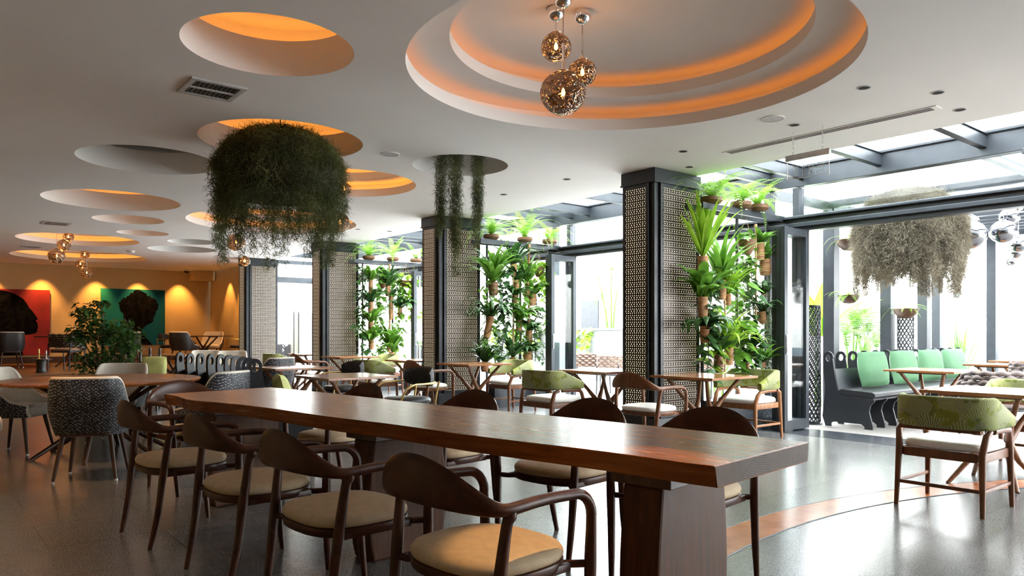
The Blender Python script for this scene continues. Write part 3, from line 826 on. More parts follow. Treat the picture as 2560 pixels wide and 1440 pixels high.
# ------------------------------------------------------------------ plants, moss, lamps
def ribbon(mb, pts, wid, side, fold=0.):
    """leaf blade along pts; wid per point; side = sideways vector; fold lifts the edges"""
    vs, fs = [], []; n = len(pts)
    for i, p in enumerate(pts):
        t = (pts[min(i+1, n-1)]-pts[max(i-1, 0)]).normalized()
        s = (side-t*side.dot(t)).normalized(); up = s.cross(t)
        w = wid[i]
        vs += [p-s*w+up*(fold*w), p, p+s*w+up*(fold*w)]
    for i in range(n-1):
        a = i*3; fs += [(a, a+1, a+4, a+3), (a+1, a+2, a+5, a+4)]
    mb.add(vs, fs)
def rosette(mb, base, n, L, wid, up=.8, droop=.9, rnd=R, seg=6, point=True, fan=1.):
    for i in range(n):
        a = 2*PI*(i*.382+rnd.uniform(-.05, .05)); el = up*rnd.uniform(.55, 1.25); l = L*rnd.uniform(.7, 1.1)
        d = Vector((math.cos(a), math.sin(a), 0)); side = Vector((-d.y, d.x, 0))
        pts, p, ang = [], Vector(base), min(1.5, el+.25)
        for k in range(seg+1):
            pts.append(p.copy()); p = p+(d*math.cos(ang)*fan+Vector((0, 0, 1))*math.sin(ang))*(l/seg)
            ang -= droop*rnd.uniform(.7, 1.3)*(k+1)/seg*.62
        w = [wid*(.55+.45*min(1, k/seg*3))*((1-(k/seg)**3) if point else (1-(k/seg)**8))+.0008 for k in range(seg+1)]
        ribbon(mb, pts, w, side, .35)
def fern(mb, base, n, L, rnd=R, up=.9, wid=.05):
    for i in range(n):
        a = 2*PI*(i*.382)+rnd.uniform(-.2, .2); l = L*rnd.uniform(.6, 1.15); ang = up*rnd.uniform(.5, 1.5)
        d = Vector((math.cos(a), math.sin(a), 0)); side = Vector((-d.y, d.x, 0)); p = Vector(base); seg = 26
        dr = rnd.uniform(.6, 1.5)
        for k in range(seg):
            v = (d*math.cos(ang)+Vector((0, 0, math.sin(ang))))*(l/seg); q = p+v; u = (k+.5)/seg
            w = wid*(.25+1.2*u if u < .35 else (1-u)*1.03)*1.1+.003
            tw = v.normalized()
            for s in (-1, 1):
                tip = p+v*.5+side*(s*w)+v*.55+Vector((0, 0, -.12*w)); m1 = p+v*.28; m2 = p+v*.70; mid = (p+v*.5)+side*(s*w*.55)
                mb.add([m1, mid-v*.05, tip, mid+v*.38, m2], [(0, 1, 2, 3, 4)])
            p = q; ang -= dr*1.7/seg
def vine(mb, start, L, lw, rnd=R, drift=(0, 0, 0), every=.05, heart=True):
    p = Vector(start); n = max(3, int(L/every)); pts = [p.copy()]
    for k in range(n):
        p = p+Vector((rnd.uniform(-.02, .02)+drift[0]*every, rnd.uniform(-.02, .02)+drift[1]*every, -every*rnd.uniform(.7, 1.1)+drift[2]*every))
        pts.append(p.copy()); leafblade(mb, p, lw*rnd.uniform(.7, 1.2), rnd)
    mb.tube(pts, .002, 3, False)
def leafblade(mb, p, w, rnd=R, ratio=1.25):
    a = rnd.uniform(0, 2*PI); d = Vector((math.cos(a), math.sin(a), rnd.uniform(-1.1, .1))).normalized(); s = d.cross(Vector((rnd.uniform(-.5,.5), rnd.uniform(-.5,.5), 1))).normalized(); u = s.cross(d)
    o = p+d*w*.35
    mb.add([o, o+s*w*.55+d*w*.25+u*w*.1, o+s*w*.42+d*w*.8, o+d*w*ratio*1.1-u*w*.12, o-s*w*.42+d*w*.8, o-s*w*.55+d*w*.25+u*w*.1, o+d*w*.5-u*w*.06],
           [(0, 1, 2, 6), (6, 2, 3), (0, 6, 4, 5), (6, 3, 4)])
def tuft(mb, p, L, w, rnd=R, down=.8, curl=1.2):
    p = Vector(p); v = Vector((rnd.gauss(0, 1), rnd.gauss(0, 1), rnd.gauss(0, 1)-down)).normalized(); s = v.orthogonal().normalized()*w
    s.rotate(Matrix.Rotation(rnd.uniform(0, 6.28), 3, v))
    vs = [p-s, p+s]; n = 4
    for k in range(n):
        v = (v+Vector((rnd.uniform(-1, 1), rnd.uniform(-1, 1), rnd.uniform(-1, 1)-down*.3))*curl*.6).normalized(); p = p+v*(L/n)
        q = s*(1-(k+1)/n*.7); vs += [p-q, p+q]
    mb.add(vs, [(2*k, 2*k+1, 2*k+3, 2*k+2) for k in range(n)])
def lock(mb, top, L, r, dens, tl=.07, w=.0022, rnd=R, taper=True):
    """one hanging lock of moss made of many short curls"""
    n = int(dens*L); ph = rnd.uniform(0, 6)
    for i in range(n):
        u = rnd.random()**.9; rr = r*(1-.55*u if taper else 1)*rnd.random()**.5; a = rnd.uniform(0, 2*PI)
        wob = .02*math.sin(u*7+ph)
        tuft(mb, (top[0]+rr*math.cos(a)+wob, top[1]+rr*math.sin(a)+wob*.6, top[2]-L*u), tl*rnd.uniform(.6, 1.3), w, rnd)
def moss_dome(name, label, loc, r, domeh, lmin, lmax, mat, cordtop, nlock=34, dens=520, seed=3, w=.0024):
    rnd = random.Random(seed)
    t = thing(name, label, 'hanging plant', loc)
    mb = MB(); pr = [(r*.93*math.cos(a), domeh*.93*math.sin(a)) for a in [PI/2*i/8 for i in range(9)]]
    mb.lathe([(r*.86, -.25), (r*.92, -.12)]+pr[:-1]+[(.001, domeh*.93)], 28); mb.build('core', m_soil if mat is m_moss else mat, t)
    mb = MB()
    for i in range(int(24000*r*r+5000)):                     # dome cover
        a = rnd.uniform(0, 2*PI); u = rnd.random(); el = math.asin(u)
        k = rnd.uniform(.92, 1.03)
        tuft(mb, (r*k*math.cos(el)*math.cos(a), r*k*math.cos(el)*math.sin(a), domeh*k*u), .085*rnd.uniform(.6, 1.3), w, rnd, .5)
    for i in range(nlock):
        a = 2*PI*i/nlock+rnd.uniform(-.05, .05); k = rnd.uniform(.8, 1.0)
        lock(mb, (r*k*math.cos(a), r*k*math.sin(a), .08), rnd.uniform(lmin, lmax), rnd.uniform(.065, .10), dens, .075, w, rnd)
    for i in range(nlock):                                  # thick upper curtain
        a = 2*PI*(i+.5)/nlock; lock(mb, (r*.92*math.cos(a), r*.92*math.sin(a), .06), rnd.uniform(.40, .62)*lmin/.6, .11, dens*1.2, .075, w, rnd, False)
    for i in range(nlock//2):
        a = rnd.uniform(0, 2*PI); k = rnd.uniform(.1, .7); lock(mb, (r*k*math.cos(a), r*k*math.sin(a), 0), rnd.uniform(lmin, lmax)*.8, .05, dens*.5, .07, w, rnd)
    tag(mb.build('moss', mat, t, smooth=False), kind='stuff')
    mb = MB(); mb.tube([(0, 0, domeh*.9), (0, 0, cordtop-loc[2])], .006, 6); mb.build('cord', m_blackmetal, t)
    return t
def moss_column(name, label, locs, L, r, mat, top=None, dens=1500, seed=1):
    rnd = random.Random(seed); t = thing(name, label, 'hanging plant', locs[0])
    mb = MB()
    for p in locs: lock(mb, Vector(p)-Vector(locs[0]), L*rnd.uniform(.85, 1.1), r, dens, .06, .002, rnd)
    tag(mb.build('moss', mat, t, smooth=False), kind='stuff'); return t

def globe_mesh(r, seed, seg=40):
    rnd = random.Random(seed); a, b, c = (rnd.uniform(0, 6) for _ in range(3)); mb = MB(); rows = []
    for i in range(25):
        th = .16+(PI-.16)*i/24; row = []
        for k in range(seg):
            ph = 2*PI*k/seg
            q = 1+.035*math.sin(2*ph+a+th)*math.sin(th)**2+.03*math.sin(3*th+b)*math.cos(ph+c)*math.sin(th)
            row.append((r*q*math.sin(th)*math.cos(ph), r*q*math.sin(th)*math.sin(ph), r*.95*q*math.cos(th)))
        rows.append(row)
    mb.grid(rows, True); return mb
def pendant(label, p, r, top, mat=None, group=None, seed=1, bulb=True, light=0.):
    t = thing('pendant_lamp', label, 'pendant lamp', p, 0, group); h = top-p.z
    mb = MB(); mb.lathe([(.06, h), (.062, h-.03), (.05, h-.065), (.022, h-.085), (.008, h-.09)], 24); mb.build('canopy', m_chrome, t)
    mb = MB(); mb.tube([(0, 0, h-.08), (0, 0, r+.16)], .003, 6); mb.build('cord', m_cord, t)
    mb = MB(); mb.tube([(0, 0, r+.17), (0, 0, r*.55)], .0075, 8); mb.lathe([(.03, r*.93), (.034, r*.98), (.012, r*1.03)], 16); mb.build('stem', m_chrome, t)
    g = globe_mesh(r, seed).build('glass_globe', mat or m_smoke, t, angle=80)
    if bulb:
        mb = MB(); mb.lathe([(.003, .034), (.009, .022), (.014, .003), (.013, -.010), (.007, -.018), (.001, -.021)], 14); mb.build('bulb', m_bulb, t)
    if light:
        ld = bpy.data.lights.new('pendant_glow', 'POINT'); ld.energy = light; ld.color = (1, .58, .25); ld.shadow_soft_size = .03
        lo = bpy.data.objects.new('pendant_glow', ld); COL.objects.link(lo); lo.parent = t; lo.location = (0, 0, -.05)
    return t
def at(px, py, Z): return W((px-1280)/FPX*Z, Z, EYE+(YH-py)*Z/FPX)
T2 = CZ+.39
for px, py, Z, r, lb in ((1390, 118, 5.05, .101, 'highest of the three smoked globe pendants in the big ceiling ring'), (1456, 182, 5.10, .097, 'glowing amber globe pendant half behind the largest globe, right one of three'),
                      (1408, 233, 4.85, .150, 'largest and lowest smoked globe pendant in the big ceiling ring')):
    pendant(lb, at(px, py, Z), r, T2, seed=px, light=1.5)
for px, py, Z, r, lb in ((860, 472, 9.15, .085, 'upper smoked globe pendant peeping out right of the moss basket'), (850, 556, 9.0, .12, 'lower smoked globe pendant behind the right edge of the moss basket'),
                      (590, 606, 12.4, .146, 'large smoked globe pendant behind the lower left of the moss basket'), (612, 653, 12.2, .087, 'small glowing globe pendant just below the moss basket, beside the far column'),
                      (171, 592, 14.6, .10, 'topmost globe of the far left pendant cluster'), (160, 613, 14.5, .118, 'middle globe of the far left pendant cluster'), (142, 640, 14.4, .157, 'largest and lowest globe of the far left pendant cluster'),
                      (212, 637, 17.9, .106, 'top globe of the farthest pendant cluster before the yellow wall'), (201, 660, 17.8, .106, 'middle globe of the farthest pendant cluster before the yellow wall'), (217, 682, 17.7, .154, 'lowest globe of the farthest pendant cluster before the yellow wall')):
    pendant(lb, at(px, py, Z), r, T2, seed=px, light=1.5)
for px, py, Z, r, lb in ((2426, 588, 10., .20, 'largest chrome globe pendant right of the grey moss ball'), (2427, 556, 10.4, .11, 'small chrome globe partly behind the largest chrome globe'), (2508, 579, 10., .165, 'wide chrome globe pendant under the door header at right'),
                      (2522, 541, 10.2, .115, 'small chrome globe touching the header, above the wide one'), (2546, 612, 10.5, .115, 'chrome globe at the right picture edge below the wide one'), (2540, 632, 11.5, .10, 'low chrome globe pendant near the right picture edge'),
                      (2530, 655, 13.5, .085, 'tiny chrome globe lower right, above the terrace tables')):
    pendant(lb, at(px, py, Z), r, 3.0, m_darkchrome, seed=px, bulb=False)

moss_dome('hanging_moss_basket', 'big dark green hanging basket of trailing moss under the ceiling', at(701, 428, 7.05), .59, .42, .62, 1.0, m_moss, CZ+.41, 34, 560)
moss_dome('hanging_moss_basket', 'big dry grey moss ball hanging outside behind the door header', at(2272, 560, 9.5), .63, .46, .68, 1.02, m_mossgrey, 3.02, 40, 1150, 5, .0032)
for i, (px, Z, lb) in enumerate(((1098, 8.05, 'left strand of moss hanging from the round ceiling recess'), (1148, 7.9, 'middle thick strand of moss hanging from the round ceiling recess'), (1200, 8.1, 'right strand of moss hanging from the round ceiling recess'))):
    p = onray(px, Z, CZ+.42); q = [p+Vector((R.uniform(-.07, .07), R.uniform(-.07, .07), 0)) for _ in range(3)]
    moss_column('hanging_moss', lb, q, (1.15, 1.5, 1.2)[i], .085, m_moss, dens=1500, seed=i)

# wall plants: racks of pots roped between column and facade
def rk(k, px, py):
    a = ((1745, 5.15, 1960, 5.05), (1203, 9.34, 1400, 9.16), (900, 13.52, 1060, 13.36))[k]
    return rayy(px, a[1]+(a[3]-a[1])*(px-a[0])/(a[2]-a[0]), py)
def tame(mb, p, k):
    """leaves lie against the column face and stay under the ceiling instead of growing through them"""
    lim = (5.300, 9.590, 13.770)[k]-p.y
    def q(v):
        x, y, z = v
        if y > 0 and p.x+x < 7.35: y = lim*(1-math.exp(-y/lim))
        if p.x+x < 7.2 and z+p.z > 2.9: z = 2.9+.1*(1-math.exp(-(z+p.z-2.9)/.1))-p.z
        return (x, y, z)
    mb.v = [q(v) for v in mb.v]
MPP = (8.9/FPX, 11.9/FPX, 15.2/FPX)
def rack(label, k, y0):
    t = thing('planter_rack', label, 'plant rack', (7.2, y0+.1, 0))
    for dy in (0, .22):
        mb = MB(); mb.box((.57, dy, 2.63), (1.70, .03, .07)); mb.build('rail', m_frame, t, bevel=.004, smooth=False)
    for dx in (.02, .72, 1.36):
        mb = MB(); mb.box((dx, .22, 1.30), (.03, .03, 2.59)); mb.build('post', m_frame, t, bevel=.003, smooth=False)
    mb = MB(); mb.box((.71, .11, .2), (1.42, .24, .4)); mb.build('trough', m_darkpanel, t, bevel=.006, smooth=False)
    return t
rack('black steel plant rack beside the nearest column', 0, 5.0)
rack('black steel plant rack beside the middle column', 1, 9.17)
rack('black steel plant rack between the two farther columns', 2, 13.38)
POTM = {'coir': m_coir, 'terra': m_terracotta, 'dark': m_basket}
LEAFM = {'lime': m_leaf_lime, 'mid': m_leaf_mid, 'dark': m_leaf_dark}
def potted(label, k, px, py, rpx, hpx, n, L, wid, lm, pm='coir', up=.9, droop=.8, tilt=0., point=True, seed=0):
    """tube pot with a rosette of strap leaves; px,py = rim centre in the view of its rack"""
    rnd = random.Random(int(px*31+py)); s = MPP[k]; r, h = rpx*s, hpx*s
    p = rk(k, px, py); t = thing('potted_bromeliad', label, 'potted plant', p)
    M = Matrix.Rotation(tilt, 4, 'Y')
    mb = MB(); mb.lathe([(r*.55, -h), (r*.86, -h*.96), (r*1.02, -h*.6), (r*.95, -h*.25), (r*.98, 0), (r*.85, 0), (r*.8, -h*.08), (.001, -h*.1)], 18, M=M); mb.build('pot', POTM[pm], t)
    for z in (-h*.2, -h*.75):
        mb = MB(); mb.tube([M @ Vector((r*1.0*math.cos(2*PI*i/16), r*1.0*math.sin(2*PI*i/16), z)) for i in range(17)], .004, 5, False)
        mb.build('tie', m_rope, t)
    mb = MB(); rosette(mb, M @ Vector((0, 0, -h*.08)), int(n*1.9), L*s*1.38, wid*s*1.12, up, droop, rnd, 7, point); tame(mb, p, k); mb.build('foliage', LEAFM[lm], t, angle=80)
    return t
def fernpot(label, k, px, py, n, L, z=None):
    s = MPP[k]; p = rk(k, px, py); p.z = 2.70; rnd = random.Random(px*7)
    t = thing('potted_fern', label, 'fern', p)
    mb = MB(); mb.lathe([(.10, -.03), (.13, 0), (.12, .045), (.001, .05)], 16); mb.build('pot', m_basket, t)
    mb = MB(); fern(mb, (0, 0, .04), int(n*1.3), L*s*1.35, rnd, .95, .10); tame(mb, p, k); mb.build('fronds', m_leaf_fern, t, smooth=False)
def basket(label, k, px, py, rpx, hpx, lw, nv, vl, lm, drift=(0, 0, 0), p=None, cord=True):
    s = MPP[k]; p = rk(k, px, py) if p is None else p; rnd = random.Random(int(px*13)); r, h = rpx*s, hpx*s
    t = thing('hanging_basket', label, 'hanging basket', p)
    mb = MB(); mb.lathe([(.001, -h), (r*.45, -h*.95), (r*.75, -h*.6), (r, 0), (r*.93, .0), (r*.7, -h*.3), (.001, -h*.35)], 24); mb.build('basket', m_basket, t)
    if cord:
        mb = MB()
        for i in range(3): mb.tube([(r*math.cos(i*2.1), r*math.sin(i*2.1), 0), (0, 0, r*2.2)], .002, 4)
        mb.build('cord', m_rope, t)
    mb = MB()
    for i in range(nv):
        a = rnd.uniform(0, 2*PI); vine(mb, (r*.8*math.cos(a), r*.8*math.sin(a), .02), vl*s*rnd.uniform(.3, 1.), lw*s, rnd, drift, lw*s*.9)
    for i in range(26):
        leafblade(mb, Vector((rnd.uniform(-r, r), rnd.uniform(-r, r), rnd.uniform(0, r*1.1))), lw*s, rnd)
    mb.build('foliage', LEAFM[lm], t, angle=80)
    return t
# rack beside the nearest column
P = potted
P('lime strap-leaved bromeliad with the tallest bright leaves, touching the nearest column', 0, 1757, 640, 13, 45, 16, 112, 5.2, 'lime', up=1.15, droop=.25, point=False)
P('long-leaved bromeliad in coir below the tallest lime one, near the column', 0, 1803, 700, 12, 48, 14, 105, 7, 'mid', up=1.1, droop=.5)
P('small lime bromeliad in a small coir tube at mid height of the near rack', 0, 1820, 735, 8, 28, 16, 75, 5, 'lime', up=1.1, droop=.6)
P('broad-leaved glossy bromeliad at mid height against the nearest column', 0, 1757, 742, 12, 50, 13, 85, 11, 'mid', up=.9, droop=.8, point=False)
P('dark broad-leaved plant hanging low against the nearest column', 0, 1762, 815, 12, 40, 12, 70, 10, 'dark', up=.5, droop=1.2)
P('small green rosette on a thick smooth coir tube near the rack top right', 0, 1901, 607, 11, 46, 15, 42, 5, 'mid', up=.8, droop=.5)
P('rosette growing from a bulging coir sack under the thick smooth tube', 0, 1913, 648, 15, 42, 14, 48, 5, 'mid', up=.9, droop=.5)
P('small dark rosette in a tiny terracotta pot, right side of the near rack', 0, 1908, 735, 6, 14, 14, 42, 3.2, 'dark', 'terra', up=.8, droop=.6)
P('dark rosette in a tilted coir tube below the tiny terracotta pot', 0, 1904, 778, 10, 32, 15, 52, 5, 'dark', tilt=-.2, up=.6, droop=.9)
P('dark rosette in an orange-brown coir pot low on the near rack', 0, 1880, 868, 13, 28, 15, 55, 4.5, 'dark', up=.8, droop=.7)
P('low green rosette in a small terracotta pot, bottom right of the near rack', 0, 1906, 905, 8, 16, 16, 60, 5, 'mid', 'terra', up=.7, droop=.6)
P('dark plant in a straight brown tube, bottom left of the near rack', 0, 1796, 876, 11, 54, 12, 60, 8, 'dark', 'dark', up=.9, droop=.8)
P('arching spider-leaved plant in a coir pot, bottom of the near rack', 0, 1822, 870, 11, 42, 26, 95, 5, 'lime', up=1.0, droop=.95)
P('dark bushy rosette low between pole and column on the near rack', 0, 1866, 905, 8, 20, 16, 55, 5, 'dark', up=.7, droop=.7)
basket('cone wicker basket with heart leaves under the ferns of the near rack', 0, 1866, 600, 24, 38, 13, 5, 130, 'mid', (-.15, 0, 0))
fernpot('bushy fern on the rack top touching the nearest column', 0, 1778, 510, 26, 120)
fernpot('broad bright fern in the middle of the near rack top', 0, 1852, 520, 26, 105)
fernpot('fern at the right end of the near rack top', 0, 1895, 520, 18, 95)
moss_column('hanging_moss', 'tall pale moss strand below the cone wicker basket', [rk(0, 1857, 640), rk(0, 1866, 650)], 1.25, .055, m_mosspale, dens=900, seed=11)
moss_column('hanging_moss', 'short moss strand low beside the arching spider-leaved plant', [rk(0, 1830, 775), rk(0, 1845, 790)], .62, .055, m_mosspale, dens=900, seed=12)
moss_column('hanging_moss', 'pale moss strand hanging along the folded door stack', [rk(0, 1915, 700), rk(0, 1922, 770)], .75, .04, m_mosspale, dens=800, seed=13)
def pole(label, k, px, y0, y1, r, mat, rope=True):
    a, b = rk(k, px, y0), rk(k, px, y1); t = thing('climbing_pole', label, 'pole', a)
    mb = MB(); mb.tube([(0, 0, 0), (.006, 0, (b.z-a.z)*.5), (0, 0, b.z-a.z)], r, 8); mb.build('shaft', mat, t)
    if rope:
        mb = MB(); mb.lathe([(r*1.2, 0), (r*1.6, -.02), (r*1.3, -.05)], 10); mb.build('knot', m_rope, t)
pole('thin tan pole running down the right part of the near rack', 0, 1889, 560, 930, .013, m_rope)
pole('thin stem pole at bottom centre of the near rack', 0, 1812, 750, 930, .011, m_rope)
def climber(label, k, px, y0, y1, lw, lm, n=40):
    a, b = rk(k, px, y0), rk(k, px, y1); rnd = random.Random(int(px*3+y0)); L = a.z-b.z
    t = thing('climbing_vine', label, 'climbing plant', a)
    mb = MB(); pts = [Vector((.03*math.sin(u*9+px), .03*math.cos(u*7), -L*u)) for u in [i/12 for i in range(13)]]
    mb.tube(pts, .006, 5); mb.build('stem', m_stem, t)
    mb = MB()
    for i in range(int(n*2.6)):
        u = rnd.random(); leafblade(mb, Vector((rnd.gauss(0, .07), rnd.uniform(-.06, .08), -L*u)), lw*MPP[k]*rnd.uniform(.55, 1.25), rnd, 1.7)
    tame(mb, a, k); mb.build('foliage', LEAFM[lm], t, angle=80)
climber('broad-leaved vine climbing the middle of the near rack', 0, 1842, 640, 930, 22, 'mid', 44)
climber('dark vine hanging beside the nearest column from top to bottom', 0, 1772, 660, 935, 20, 'dark', 46)
climber('dark leafy vine behind the pole at the right of the near rack', 0, 1880, 640, 925, 17, 'dark', 52)
climber('leafy vine by the folded door stack on the near rack', 0, 1925, 690, 915, 13, 'dark', 36)
climber('lime vine low in the middle of the near rack', 0, 1790, 760, 930, 18, 'lime', 22)
climber('dark vine left of the cane pole on the middle rack', 1, 1258, 660, 900, 14, 'dark', 60)
climber('green vine along the left edge of the middle rack', 1, 1222, 650, 890, 13, 'mid', 50)
climber('green vine between the two poles of the middle rack', 1, 1302, 650, 900, 14, 'mid', 56)
climber('dark vine right of the roped pole on the middle rack', 1, 1338, 700, 905, 12, 'dark', 44)
climber('bright vine trailing by the folded door of the middle rack', 1, 1376, 680, 840, 12, 'lime', 34)
climber('dark vine along the left edge of the far rack', 2, 908, 660, 890, 11, 'dark', 56)
climber('green vine between the tube columns of the far rack', 2, 950, 660, 890, 11, 'mid', 64)
climber('green vine at the centre right of the far rack', 2, 996, 680, 890, 11, 'mid', 60)
climber('bright vine at the right edge of the far rack', 2, 1042, 680, 860, 10, 'lime', 44)
# rack beside the middle column
P('grassy plant in a round brown pot, upper left of the middle rack', 1, 1233, 705, 12, 34, 26, 88, 5, 'mid', 'dark', up=1.0, droop=.75)
P('drooping dark grassy plant above a tilted coir sack, left of the middle rack', 1, 1227, 792, 9, 55, 22, 80, 4.5, 'dark', tilt=.25, up=.7, droop=1.1)
P('bronze rosette on the topmost coir tube of the middle rack', 1, 1284, 660, 9, 32, 18, 68, 5, 'dark', up=.9, droop=.6)
P('dark rosette on the second coir tube of the middle rack', 1, 1290, 700, 8, 28, 12, 48, 4.5, 'dark', up=.8, droop=.7)
P('dark rosette on the lowest tube of the chain on the middle rack', 1, 1287, 738, 8, 30, 12, 52, 4.5, 'dark', up=.7, droop=.8)
P('upright grassy plant in a slim tan tube right of the chain', 1, 1319, 705, 8, 36, 18, 60, 4, 'mid', up=1.2, droop=.4)
P('green plant in a wide tan pot on the right pole of the middle rack', 1, 1330, 735, 11, 30, 14, 50, 6, 'mid', up=.9, droop=.7)
P('dark rosette on the thick bamboo trunk, low on the middle rack', 1, 1322, 826, 9, 50, 16, 50, 6, 'dark', up=.7, droop=.8)
P('dark rosette on the lowest bamboo piece of the middle rack', 1, 1319, 878, 11, 42, 14, 50, 6, 'dark', up=.7, droop=.9)
P('dark potted plant at the lower left foot of the middle rack', 1, 1212, 905, 10, 24, 14, 55, 7, 'dark', 'terra', up=.9, droop=.8)
P('leafy plant in a short coir tube in the middle of the middle rack', 1, 1297, 800, 8, 28, 16, 55, 7, 'mid', up=.8, droop=.9)
fl = P('dark plant with a pink flower at the foot of the middle rack', 1, 1282, 893, 8, 22, 14, 55, 5, 'dark', up=1.1, droop=.5)
mb = MB(); rosette(mb, (-.05, -.02, .06), 9, .14, .012, 1.1, .3); mb.build('flower', m_pink, fl)
basket('wicker bowl with trailing heart-leaved vine at the right of the middle rack', 1, 1347, 668, 15, 26, 15, 12, 150, 'lime', (.35, -.1, 0))
fernpot('fern at the left end of the middle rack top', 1, 1228, 598, 24, 80)
fernpot('tall fern in the centre of the middle rack top', 1, 1312, 600, 26, 88)
fernpot('fern at the right end of the middle rack top', 1, 1374, 606, 20, 85)
moss_column('hanging_moss', 'long pale moss strand right of the thick bamboo trunk', [rk(1, 1343, 765), rk(1, 1356, 775)], .95, .07, m_mosspale, dens=900, seed=21)
moss_column('hanging_moss', 'thin grey moss strand low on the left of the middle rack', [rk(1, 1247, 790), rk(1, 1253, 800)], .55, .05, m_mosspale, dens=450, seed=22)
moss_column('hanging_moss', 'moss strand hugging the right edge of the middle column', [rk(1, 1208, 770)], .75, .05, m_mosspale, dens=600, seed=23)
pole('tan cane pole in the middle of the middle rack', 1, 1283, 640, 900, .016, m_rope)
pole('roped pole on the right of the middle rack', 1, 1322, 610, 905, .02, m_coir)
# rack between the two farther columns
P('strap-leaved plant on the top left coir tube of the far rack', 2, 927, 700, 6, 34, 14, 48, 5, 'mid', up=.8, droop=.9)
P('strap-leaved plant on the second left tube of the far rack', 2, 927, 755, 7, 28, 14, 50, 5, 'dark', up=.8, droop=.9)
P('strap-leaved plant in the third left pot of the far rack', 2, 927, 805, 7, 22, 16, 52, 5, 'mid', up=.8, droop=.8)
P('strap-leaved plant in the lowest left pot of the far rack', 2, 928, 850, 7, 24, 16, 52, 5, 'mid', up=.8, droop=.9)
P('dark rosette on the upper centre coir tube of the far rack', 2, 969, 715, 6, 26, 18, 48, 4, 'dark', up=1., droop=.6)
P('dark rosette on the long centre coir tube of the far rack', 2, 977, 740, 5.5, 60, 10, 36, 4, 'dark', up=.8, droop=.7)
P('upright green plant on a lower centre tube of the far rack', 2, 972, 855, 6, 26, 16, 48, 5, 'mid', up=1., droop=.6)
P('grassy plant in a terracotta pot at the foot of the far rack', 2, 982, 880, 7, 12, 18, 52, 4, 'mid', 'terra', up=1., droop=.6)
P('dark leafy plant at centre right of the far rack', 2, 1000, 770, 6, 22, 14, 45, 6, 'dark', up=.7, droop=.9)
basket('wicker bowl with trailing vine at the right of the far rack', 2, 1014, 702, 20, 17, 10, 14, 150, 'lime', (.3, -.1, 0))
basket('small dark wicker bowl behind the centre tubes of the far rack', 2, 956, 708, 10, 14, 8, 3, 50, 'mid')
fernpot('fern at the left end of the far rack top', 2, 922, 645, 20, 66)
fernpot('fern in the centre of the far rack top', 2, 982, 648, 20, 62)
fernpot('fern at the right end of the far rack top', 2, 1040, 652, 16, 56)
moss_column('hanging_moss', 'long pale moss strand below the vine bowl of the far rack', [rk(2, 1014, 740), rk(2, 1022, 745)], 1.05, .07, m_mosspale, dens=700, seed=31)
pole('roped pole in the centre of the far rack', 2, 974, 660, 890, .018, m_coir)

# ------------------------------------------------------------------ long table and its chairs
tc = [W(.663, 2.43), W(1.187, 2.96), W(-1.93, 5.90), W(-2.47, 5.25)]
cen = sum(tc, Vector())/4; ax = ((tc[0]-tc[3]).normalized()+(tc[1]-tc[2]).normalized()).normalized(); rz = math.atan2(ax.y, ax.x)
Mi = (Matrix.Translation(cen) @ Matrix.Rotation(rz, 4, 'Z')).inverted()
NR, BR, BL, NL = [(Mi @ p) for p in tc]
lt = thing('communal_table', 'long live-edge wooden slab table in the foreground', 'table', cen, rz)
def edge(a, b, n, f): return [(a.x+(b.x-a.x)*i/n, a.y+(b.y-a.y)*i/n+f(i/n)) for i in range(n)]
nb = lambda u: -.075*math.exp(-((u-.14)/.07)**2)-.02*math.sin(u*PI)+.008*math.sin(u*23)      # u from the left end
top = edge(NL, NR, 40, nb)+[(NR.x, NR.y), (BR.x, BR.y)]+edge(BR, BL, 30, lambda u: .012*math.sin(u*9))[1:]+[(BL.x, BL.y)]
bot = []
for x, y in top:
    s = 1 if y > (NL.y+BL.y)/2 else -1
    bot.append((x+(.006 if x > 1.9 else 0), y-s*(.028 if s > 0 else .016)+(.05*math.exp(-((x+1.32)/.22)**2) if s < 0 else 0)))
mb = MB(); mb.prism(bot, .685, .76, top_scale=top); mb.build('slab', m_slab, lt, bevel=.004, smooth=False)
mb = MB(); mb.add([(NR.x+.0075, NR.y+.010, .690), (BR.x+.0075, BR.y-.03, .690), (BR.x+.002, BR.y-.006, .756), (NR.x+.002, NR.y+.006, .756)], [(0, 1, 2, 3)])
mb.build('end_grain', m_slabend, lt, smooth=False)
L = NR.x-NL.x; yc = lambda x: (NL.y+(NR.y-NL.y)*(x-NL.x)/L+BL.y+(BR.y-BL.y)*(x-BL.x)/(BR.x-BL.x))/2
for s in (.34, 2.06, 3.84):
    x = NR.x-s; w0 = .235
    prof = [(yc(x)+sg*(w0+.035*math.sin(PI*(z/.65)**.8)), z) for sg, zz in ((1, range(0, 11)), (-1, range(10, -1, -1))) for z in [.635*k/10 for k in zz]]
    mb = MB(); mb.prism(prof, -.085, .085, Matrix.Translation((x, -.03, 0)) @ Matrix(((0, 0, 1, 0), (1, 0, 0, 0), (0, 1, 0, 0), (0, 0, 0, 1)))); mb.build('pedestal', m_ped, lt, bevel=.012, smooth=False)
    mb = MB(); mb.box((x, yc(x)-.03, .66), (.26, .52, .052)); mb.build('crossbar', m_darkwood, lt, bevel=.004, smooth=False)
mkA = lambda: make_walnut(m_seat)
GN, GF = 'walnut chairs along the near side of the long table', 'walnut chairs along the far side of the long table'
dn = D(.72, .69); df = D(-.68, -.73)
